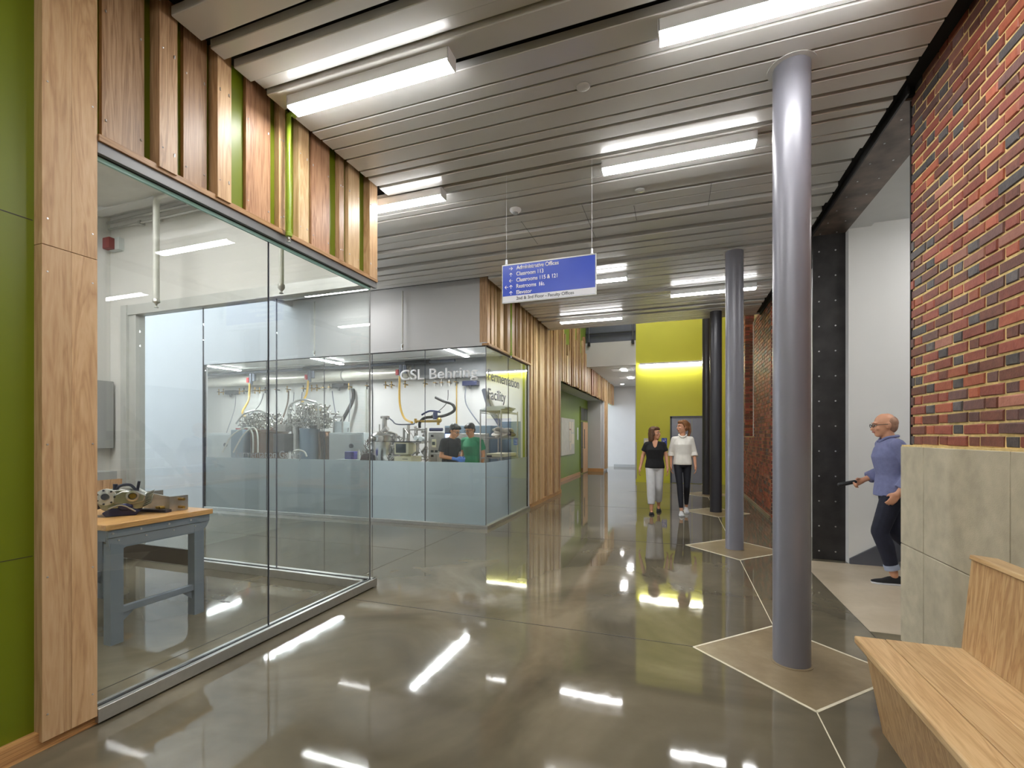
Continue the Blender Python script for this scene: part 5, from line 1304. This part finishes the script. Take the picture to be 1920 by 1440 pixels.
def person(label, loc, rz, J, o):
    """J: joint dictionary in metres (facing -Y); o: outfit options"""
    t = thing('person', label, 'person', loc, rz)
    k = o.get('build', 1.0)
    nk, hd = J['neck'], J['head']
    Rh = (Matrix.Rotation(o.get('yaw', 0), 3, 'Z') @ Matrix.Rotation(o.get('pitch', 0), 3, 'X'))
    hs = o.get('hs', 1.0)
    def HP(x, y, z): return hd + Rh @ (V(x, y, z) * hs)
    b = B()
    # torso lofted between pelvis, waist, chest and shoulders
    pe, wa, chst = J['pelvis'], J['waist'], J['chest']
    sh = (J['shL'] + J['shR']) / 2
    b.loft([(tuple(pe + V(0, 0, -0.07)), 0.10 * k, 0.08 * k), (tuple(pe), 0.155 * k, 0.105 * k), (tuple(pe + V(0, 0, 0.08)), 0.15 * k, 0.10 * k), (tuple(wa), 0.125 * k, 0.085 * k), (tuple(chst), 0.15 * k, 0.105 * k),
            (tuple(sh + V(0, 0, -0.05)), 0.155 * k, 0.085 * k), (tuple(sh + V(0, 0, 0.03)), 0.09 * k, 0.06 * k)])
    b.cap(sh + V(0, 0.005, 0), nk + V(0, 0, 0.0), 0.065 * k, 0.052 * k)
    b.cap(nk, HP(0, 0.015, -0.07), 0.052 * k, 0.05 * k)
    for s in 'LR':
        b.cap(J['sh' + s] + V(0, 0, -0.012), J['el' + s], 0.044 * k, 0.036 * k)
        b.cap(J['el' + s], J['wr' + s], 0.037 * k, 0.025 * k)
        b.cap(sh + V(0, 0, -0.01), J['sh' + s] + V(0, 0, -0.012), 0.055 * k, 0.044 * k)
        b.cap(J['hip' + s], J['kn' + s], 0.08 * k, 0.052 * k)
        mid = J['kn' + s].lerp(J['an' + s], 0.3) + V(0, 0.012, 0)
        b.cap(J['kn' + s], mid, 0.05 * k, 0.05 * k); b.cap(mid, J['an' + s], 0.05 * k, 0.032 * k)
        fd = o.get('foot' + s, V(0, -1, 0)).normalized()
        b.cap(J['an' + s] + V(0, 0, -0.05), J['an' + s] + fd * 0.12 + V(0, 0, -0.066 + o.get('toe' + s, 0)), 0.028, 0.015)
    # head: skull, face, jaw, nose, ears, brow
    b.ell(HP(0, 0.012, 0.02), 0.076 * hs, 0.095 * hs, 0.098 * hs, Rh)
    b.ell(HP(0, -0.022, -0.03), 0.062 * hs, 0.068 * hs, 0.085 * hs, Rh)
    b.ell(HP(0, -0.05, -0.088), 0.036 * hs, 0.036 * hs, 0.03 * hs, Rh)
    b.cap(HP(0, -0.088, 0.0), HP(0, -0.106, -0.036), 0.010 * hs, 0.0155 * hs, 8)
    b.ell(HP(0, -0.085, -0.064), 0.025 * hs, 0.012 * hs, 0.012 * hs, Rh)
    b.ell(HP(0, -0.078, 0.022), 0.055 * hs, 0.018 * hs, 0.012 * hs, Rh)
    for sx in (-1, 1):
        b.ell(HP(sx * 0.078, 0.012, -0.008), 0.011 * hs, 0.02 * hs, 0.032 * hs, Rh)
        b.ell(HP(sx * 0.036, -0.07, -0.03), 0.022 * hs, 0.02 * hs, 0.02 * hs, Rh)
    for s in 'LR':
        if not o.get('glove'):
            dd = o.get('handdir' + s, J['wr' + s] - J['el' + s])
            hand(b, J['wr' + s], dd, o.get('palm' + s, V(1 if s == 'R' else -1, 0, 0)), o.get('curl' + s, 0.5), 1.0, 1 if s == 'L' else -1)
    body = remesh(b, 'body', o.get('voxel', 0.008), o.get('skin', 'skin'), t, 4)
    # face details
    for sx in (-1, 1):
        ey = B().ell(HP(sx * 0.030, -0.083, 0.0), 0.013 * hs, 0.009 * hs, 0.0075 * hs, Rh, 10, 7).build('eye', 'eye_white', t)
        B().ell(HP(sx * 0.030, -0.090, 0.0), 0.006 * hs, 0.004 * hs, 0.0065 * hs, Rh, 8, 6).build('iris', 'eye_dark', ey)
    for sx in (-1, 1):
        B().tube([HP(sx * 0.014, -0.094, 0.022), HP(sx * 0.032, -0.094, 0.027), HP(sx * 0.05, -0.082, 0.02)], 0.0035 * hs, 6).build('eyebrow', o['hair'], t)
    B().tube([HP(-0.022, -0.09, -0.064), HP(-0.008, -0.098, -0.062), HP(0.008, -0.098, -0.062), HP(0.022, -0.09, -0.064)], [0.003, 0.0065, 0.0065, 0.003], 8).build('mouth', 'lip', t)
    # hair
    hb = B(); ht = o.get('hairtype', 'short')
    if ht in ('short', 'pony', 'bob', 'crop'):
        e = 1.0 if ht != 'crop' else 0.96
        if ht == 'crop': hb.ell(HP(0, 0.045, 0.02), 0.083 * hs, 0.074 * hs, 0.072 * hs, Rh)
        else: hb.ell(HP(0, 0.03, 0.045), 0.087 * hs * e, 0.095 * hs * e, 0.092 * hs * e, Rh)
        if ht != 'crop':
            hb.ell(HP(0, -0.038, 0.082), 0.07 * hs, 0.055 * hs, 0.04 * hs, Rh)
        hb.ell(HP(0, 0.055, -0.01), 0.076 * hs * e, 0.06 * hs * e, 0.08 * hs * e, Rh)
    if ht == 'bob':
        for sx in (-1, 1):
            hb.cap(HP(sx * 0.075, 0.0, 0.06), HP(sx * 0.085, 0.02, -0.12), 0.03, 0.035)
            hb.cap(HP(sx * 0.07, 0.0, 0.05), HP(sx * 0.078, -0.03, -0.03), 0.022, 0.02)
        hb.cap(HP(0, 0.06, 0.0), HP(0, 0.075, -0.16), 0.075, 0.06)
        hb.cap(HP(-0.05, -0.055, 0.085), HP(0.055, -0.06, 0.07), 0.026, 0.022)
    if ht == 'pony':
        hb.ell(HP(0, 0.115, 0.05), 0.035, 0.04, 0.04, Rh)
        hb.cap(HP(0, 0.13, 0.05), HP(0.0, 0.15, -0.08), 0.032, 0.03); hb.cap(HP(0, 0.15, -0.08), HP(0.0, 0.12, -0.23), 0.03, 0.012)
        for sx in (-1, 1):
            hb.cap(HP(sx * 0.07, -0.02, 0.06), HP(sx * 0.075, 0.01, -0.02), 0.022, 0.014)
    if ht == 'short':
        for sx in (-1, 1):
            hb.cap(HP(sx * 0.072, 0.0, 0.05), HP(sx * 0.075, 0.012, 0.01), 0.018, 0.012)
            hb.cap(HP(sx * 0.04, -0.075, 0.075), HP(sx * 0.055, -0.05, 0.06), 0.02, 0.02)
    remesh(hb, 'hair', 0.009, o['hair'], t, 3)
    if o.get('glasses'):
        gb = B()
        for sx in (-1, 1):
            gb.tube([HP(sx * 0.034 + 0.022 * math.cos(a), -0.103, 0.0 + 0.017 * math.sin(a)) for a in [i * PI / 5 for i in range(11)]], 0.0028, 6)
            gb.tube([HP(sx * 0.056, -0.102, 0.004), HP(sx * 0.078, -0.06, 0.006), HP(sx * 0.084, 0.02, 0.006)], 0.0028, 6)
        gb.tube([HP(-0.012, -0.104, 0.004), HP(0.012, -0.104, 0.004)], 0.003, 6)
        gb.build('glasses', 'dark', t)
    # shirt
    s_ = B(); g = o.get('ease', 0.016)
    hem = pe.z + o.get('hem', -0.02)
    neckz = sh.z + 0.022
    s_.loft([((pe.x, pe.y, hem), 0.158 * k + g, 0.112 * k + g), ((pe.x, pe.y, hem + 0.05), 0.156 * k + g, 0.110 * k + g), (tuple(wa), 0.132 * k + g, 0.092 * k + g), (tuple(chst), 0.153 * k + g, 0.11 * k + g),
             (tuple(sh + V(0, 0, -0.05)), 0.155 * k + g, 0.088 * k + g), (tuple(sh + V(0, 0.005, 0.02)), 0.10 * k + g, 0.062 * k + g), (tuple(sh + V(0, 0.012, 0.055)), 0.07 * k, 0.058 * k)])
    for s in 'LR':
        s_.cap(sh + V(0, 0, -0.005), J['sh' + s] + V(0, 0, -0.012), 0.058 * k + g * 0.4, 0.046 * k + g * 0.5)
        fr_ = o.get('sleeve', 0.6)
        if fr_ <= 1:
            e = J['sh' + s].lerp(J['el' + s], fr_)
            s_.cyl(J['sh' + s] + V(0, 0, -0.012), e, 0.048 * k + g * 0.6, 0.046 * k + g)
        else:
            s_.cap(J['sh' + s] + V(0, 0, -0.012), J['el' + s], 0.047 * k + g * 0.5, 0.041 * k + g * 0.8)
            e = J['el' + s].lerp(J['wr' + s], fr_ - 1); s_.cyl(J['el' + s], e, 0.042 * k + g * 0.8, 0.034 * k + g)
    remesh(s_, o.get('shirtname', 'shirt'), 0.010, o['shirt'], t, 3)
    if o.get('vneck'):
        vb = B(); yo = -g - 0.004; rw = []
        for dz, w_, ry in ((0.07, 0.052, 0.040), (0.03, 0.046, 0.072 * k), (-0.05, 0.028, 0.092 * k), (-0.12, 0.006, 0.101 * k)):
            c = sh + V(0, -ry + yo, dz)
            rw.append([tuple(c + V(-w_, 0.012, 0)), tuple(c + V(0, 0, 0)), tuple(c + V(w_, 0.012, 0)), tuple(c + V(w_, 0.05, 0)), tuple(c + V(-w_, 0.05, 0))])
        vb.rings(rw).build('neckline', o.get('skin', 'skin'), t)
    if o.get('collar'):
        cb_ = B()
        for sx in (-1, 1):
            cb_.tube(spline([sh + V(sx * 0.012, -0.085, 0.02), sh + V(sx * 0.06, -0.045, 0.06), sh + V(sx * 0.055, 0.04, 0.075), sh + V(0, 0.07, 0.078)], 4), 0.014, 8)
        cb_.build('collar', o['shirt'], t)
    if o.get('cuffs'):
        for s in 'LR':
            e = J['el' + s].lerp(J['wr' + s], o['sleeve'] - 1); d = (J['wr' + s] - J['el' + s]).normalized()
            B().cyl(e - d * 0.05, e + d * 0.012, 0.034 * k + g + 0.012, 0.034 * k + g + 0.014, 16).build('sleeve_cuff', o['shirt'], t, 0.004)
    # trousers
    p_ = B()
    p_.loft([(tuple(pe + V(0, 0, -0.08)), 0.115 * k, 0.095 * k), (tuple(pe + V(0, 0, -0.02)), 0.162 * k, 0.115 * k), (tuple(pe + V(0, 0, 0.06)), 0.156 * k, 0.108 * k), (tuple(pe + V(0, 0, 0.10)), 0.15 * k, 0.102 * k)])
    pg = o.get('leg_ease', 0.014)
    for s in 'LR':
        p_.cap(J['hip' + s], J['kn' + s], 0.083 * k + pg * 0.5, 0.054 * k + pg)
        e = J['kn' + s].lerp(J['an' + s], o.get('leg', 0.9))
        p_.cyl(J['kn' + s] + V(0, 0, 0.0), J['kn' + s].lerp(J['an' + s], 0.35) + V(0, 0.01, 0), 0.054 * k + pg, 0.052 * k + pg)
        p_.cyl(J['kn' + s].lerp(J['an' + s], 0.33) + V(0, 0.01, 0), e, 0.052 * k + pg, 0.036 * k + pg)
    remesh(p_, 'trousers', 0.010, o['trousers'], t, 3)
    if o.get('hemcuff'):
        for s in 'LR':
            d = (J['an' + s] - J['kn' + s]).normalized(); e = J['kn' + s].lerp(J['an' + s], o.get('leg', 0.9))
            B().cyl(e - d * 0.045, e + d * 0.004, 0.036 * k + pg + 0.008, n=18).build('hem_cuff', 'cuff', t)
    if o.get('belt'):
        B().loft([(tuple(pe + V(0, 0, 0.075)), 0.158 * k, 0.112 * k), (tuple(pe + V(0, 0, 0.11)), 0.155 * k, 0.11 * k)], 24).build('belt', 'brown_leather', t)
    # shoes
    for s in 'LR':
        a = J['an' + s]; fd = o.get('foot' + s, V(0, -1, 0)).normalized(); sd = V(-fd.y, fd.x, 0); toe = o.get('toe' + s, 0)
        lo = a.z - 0.09
        def SP(f_, l, z): return a + fd * f_ + sd * l + V(0, 0, z - 0.09 + (toe * (f_ + 0.06) / 0.24))
        hi = 0.045 if o.get('shoetype') == 'flat' else 0.065
        up = B(); rs = []
        prof = [(-0.062, 0.026, hi), (-0.045, 0.034, hi + 0.008), (0.0, 0.036, hi + 0.005), (0.05, 0.041, hi - 0.004 if hi > 0.05 else 0.03), (0.10, 0.045, 0.038), (0.15, 0.042, 0.028), (0.185, 0.022, 0.018)]
        for f_, wd, hh in prof:
            rs.append([SP(f_, wd * math.cos(x), 0.012 + max(0.004, hh * max(0, math.sin(x)))) if math.sin(x) > -0.01 else SP(f_, wd * math.cos(x), 0.012) for x in [2 * PI * i / 14 for i in range(14)]])
        up.rings(rs)
        sh_ = up.build('shoe', o['shoes'], t)
        so = B(); rs = []
        for f_, wd, hh in prof:
            rs.append([SP(f_, -wd - 0.003, 0.0), SP(f_, wd + 0.003, 0.0), SP(f_, wd + 0.003, 0.016), SP(f_, -wd - 0.003, 0.016)])
        so.rings(rs).build('sole', o.get('sole', 'dark'), sh_)
    if o.get('glove'):
        for s in 'LR':
            gb = B(); hand(gb, J['wr' + s], J['wr' + s] - J['el' + s], o.get('palm' + s, V(0, 0, -1)), 0.7, 1.06, 1 if s == 'L' else -1)
            d = (J['wr' + s] - J['el' + s]).normalized(); gb.cap(J['wr' + s] - d * 0.05, J['wr' + s], 0.033, 0.029)
            remesh(gb, 'glove', 0.007, 'glove', t, 2)
    return t
def joints(sc=1.0, **kw):
    J = dict(pelvis=V(0, 0, .93), waist=V(0, 0, 1.08), chest=V(0, -0.005, 1.26), shL=V(.175, 0, 1.39), shR=V(-.175, 0, 1.39), neck=V(0, 0.01, 1.46), head=V(0, -0.012, 1.585),
             elL=V(.225, .02, 1.11), elR=V(-.225, .02, 1.11), wrL=V(.235, -.05, .87), wrR=V(-.235, -.05, .87),
             hipL=V(.085, 0, .89), hipR=V(-.085, 0, .89), knL=V(.09, -.01, .50), knR=V(-.09, -.01, .50), anL=V(.09, .02, .09), anR=V(-.09, .02, .09))
    J.update(kw)
    return {a: v * sc for a, v in J.items()}
# woman in black top, walking toward the camera, looking to her left
J = joints(0.945, shL=V(.15, 0, 1.37), shR=V(-.15, 0, 1.37), chest=V(0, -.01, 1.26), elL=V(.215, .0, 1.13), wrL=V(.235, -.06, .90), elR=V(-.225, .03, 1.13), wrR=V(-.28, -.01, .90),
           knR=V(-.075, -.09, .51), anR=V(-.07, -.16, .095), knL=V(.07, .03, .50), anL=V(.085, .24, .135), hipR=V(-.08, -.01, .89), hipL=V(.08, .01, .89))
person('woman in black V-neck top and light cropped trousers walking in the hall', (-0.40, 9.22, 0), math.radians(5), J,
       dict(yaw=math.radians(58), pitch=math.radians(-4), hair='hair_brown', hairtype='bob', shirt='cloth_black', shirtname='black_top', sleeve=0.62, ease=0.022, hem=-0.035, vneck=True, trousers='cloth_offwhite', leg=0.78, leg_ease=0.026,
            shoes='cloth_black', shoetype='flat', toeL=-0.05, build=1.0))
# woman in white blouse
J = joints(1.02, shL=V(.145, 0, 1.37), shR=V(-.145, 0, 1.37), elL=V(.20, .03, 1.12), wrL=V(.215, -.06, .88), elR=V(-.20, .05, 1.12), wrR=V(-.20, .02, .88),
           knR=V(-.05, -.10, .51), anR=V(-.03, -.17, .095), knL=V(.075, .0, .50), anL=V(.08, .22, .125), hipR=V(-.08, -.01, .89), hipL=V(.08, .01, .89))
person('woman in white blouse and dark leggings walking beside the woman in black', (0.09, 9.27, 0), math.radians(3), J,
       dict(yaw=math.radians(-62), pitch=math.radians(-2), hair='hair_auburn', hairtype='pony', shirt='cloth_white', shirtname='blouse', sleeve=1.25, ease=0.018, hem=-0.035, collar=True, cuffs=True, trousers='legging', leg=0.92, leg_ease=0.004,
            shoes='cloth_offwhite', sole='sign_white', toeL=-0.04, build=0.95))
# man coming off the stair, profile to the left
J = joints(0.985, chest=V(0, -.02, 1.26), neck=V(0, -.03, 1.46), head=V(0, -.065, 1.58), shL=V(.185, -.02, 1.39), shR=V(-.185, -.02, 1.39),
           elR=V(-.23, .06, 1.13), wrR=V(-.20, -.17, 1.01), elL=V(.235, .10, 1.13), wrL=V(.22, -.02, .93),
           knL=V(.08, -.13, .52), anL=V(.08, -.01, .095), knR=V(-.08, .03, .52), anR=V(-.08, .30, .24))
J['hipR'] = V(-.085, 0.01, .88); J['hipL'] = V(.085, -.02, .88)
mr = person('man in blue shirt and dark jeans stepping off the stair in profile', (2.0, 5.62, 0), math.radians(-90), J,
       dict(yaw=0, pitch=math.radians(4), hair='hair_grey', hairtype='crop', glasses=True, shirt='cloth_blue', sleeve=1.85, ease=0.026, hem=-0.06, collar=True, trousers='denim', leg=0.86, leg_ease=0.016, hemcuff=True,
            shoes='cloth_black', sole='sign_white', toeR=-0.09, build=1.08, skin='skin', curlR=1.1, palmR=V(1, 0, -0.3)))
ph = tag(B().cap((0, 0.045, 0), (0, -0.09, -0.035), 0.02, 0.022).build('handheld_device', 'dark'), 'dark handheld device held by the man in the blue shirt', 'device')
ph.location = (1.7, 5.80, 0.97); ph.rotation_euler = (0, 0, math.radians(-90))
# two men in the lab
J = joints(0.985, chest=V(0, -.03, 1.26), neck=V(0, -.06, 1.455), head=V(0, -.115, 1.56), shL=V(.19, -.02, 1.385), shR=V(-.19, -.02, 1.385),
           elR=V(-.22, .02, 1.10), wrR=V(-.10, -.22, 1.05), elL=V(.22, .02, 1.10), wrL=V(.10, -.22, 1.05))
person('man in black T-shirt with blue gloves standing in profile in the laboratory', (-3.91, 7.7, 0), math.radians(75), J,
       dict(pitch=math.radians(22), hair='hair_black', hairtype='short', glasses=True, shirt='cloth_navyblack', shirtname='tshirt', sleeve=0.72, ease=0.024, hem=-0.08, trousers='denim', leg=0.97, shoes='cloth_black', build=1.06, skin='skin2', glove=True,
            palmL=V(-1, 0, 0), palmR=V(1, 0, 0)))
J = joints(0.99, chest=V(0, -.02, 1.26), neck=V(0, -.03, 1.455), head=V(0, -.07, 1.575), shL=V(.19, -.01, 1.385), shR=V(-.19, -.01, 1.385),
           elR=V(-.22, .0, 1.12), wrR=V(-.14, -.20, 1.02), elL=V(.235, .04, 1.12), wrL=V(.24, -.03, .89))
person('man in green T-shirt and safety glasses looking down in the laboratory', (-3.66, 8.12, 0), math.radians(-12), J,
       dict(yaw=math.radians(-8), pitch=math.radians(20), hair='hair_black', hairtype='short', glasses=True, shirt='cloth_green', shirtname='tshirt', sleeve=0.72, ease=0.024, hem=-0.08, trousers='denim', leg=0.97, shoes='cloth_black', build=1.06, skin='skin2'))
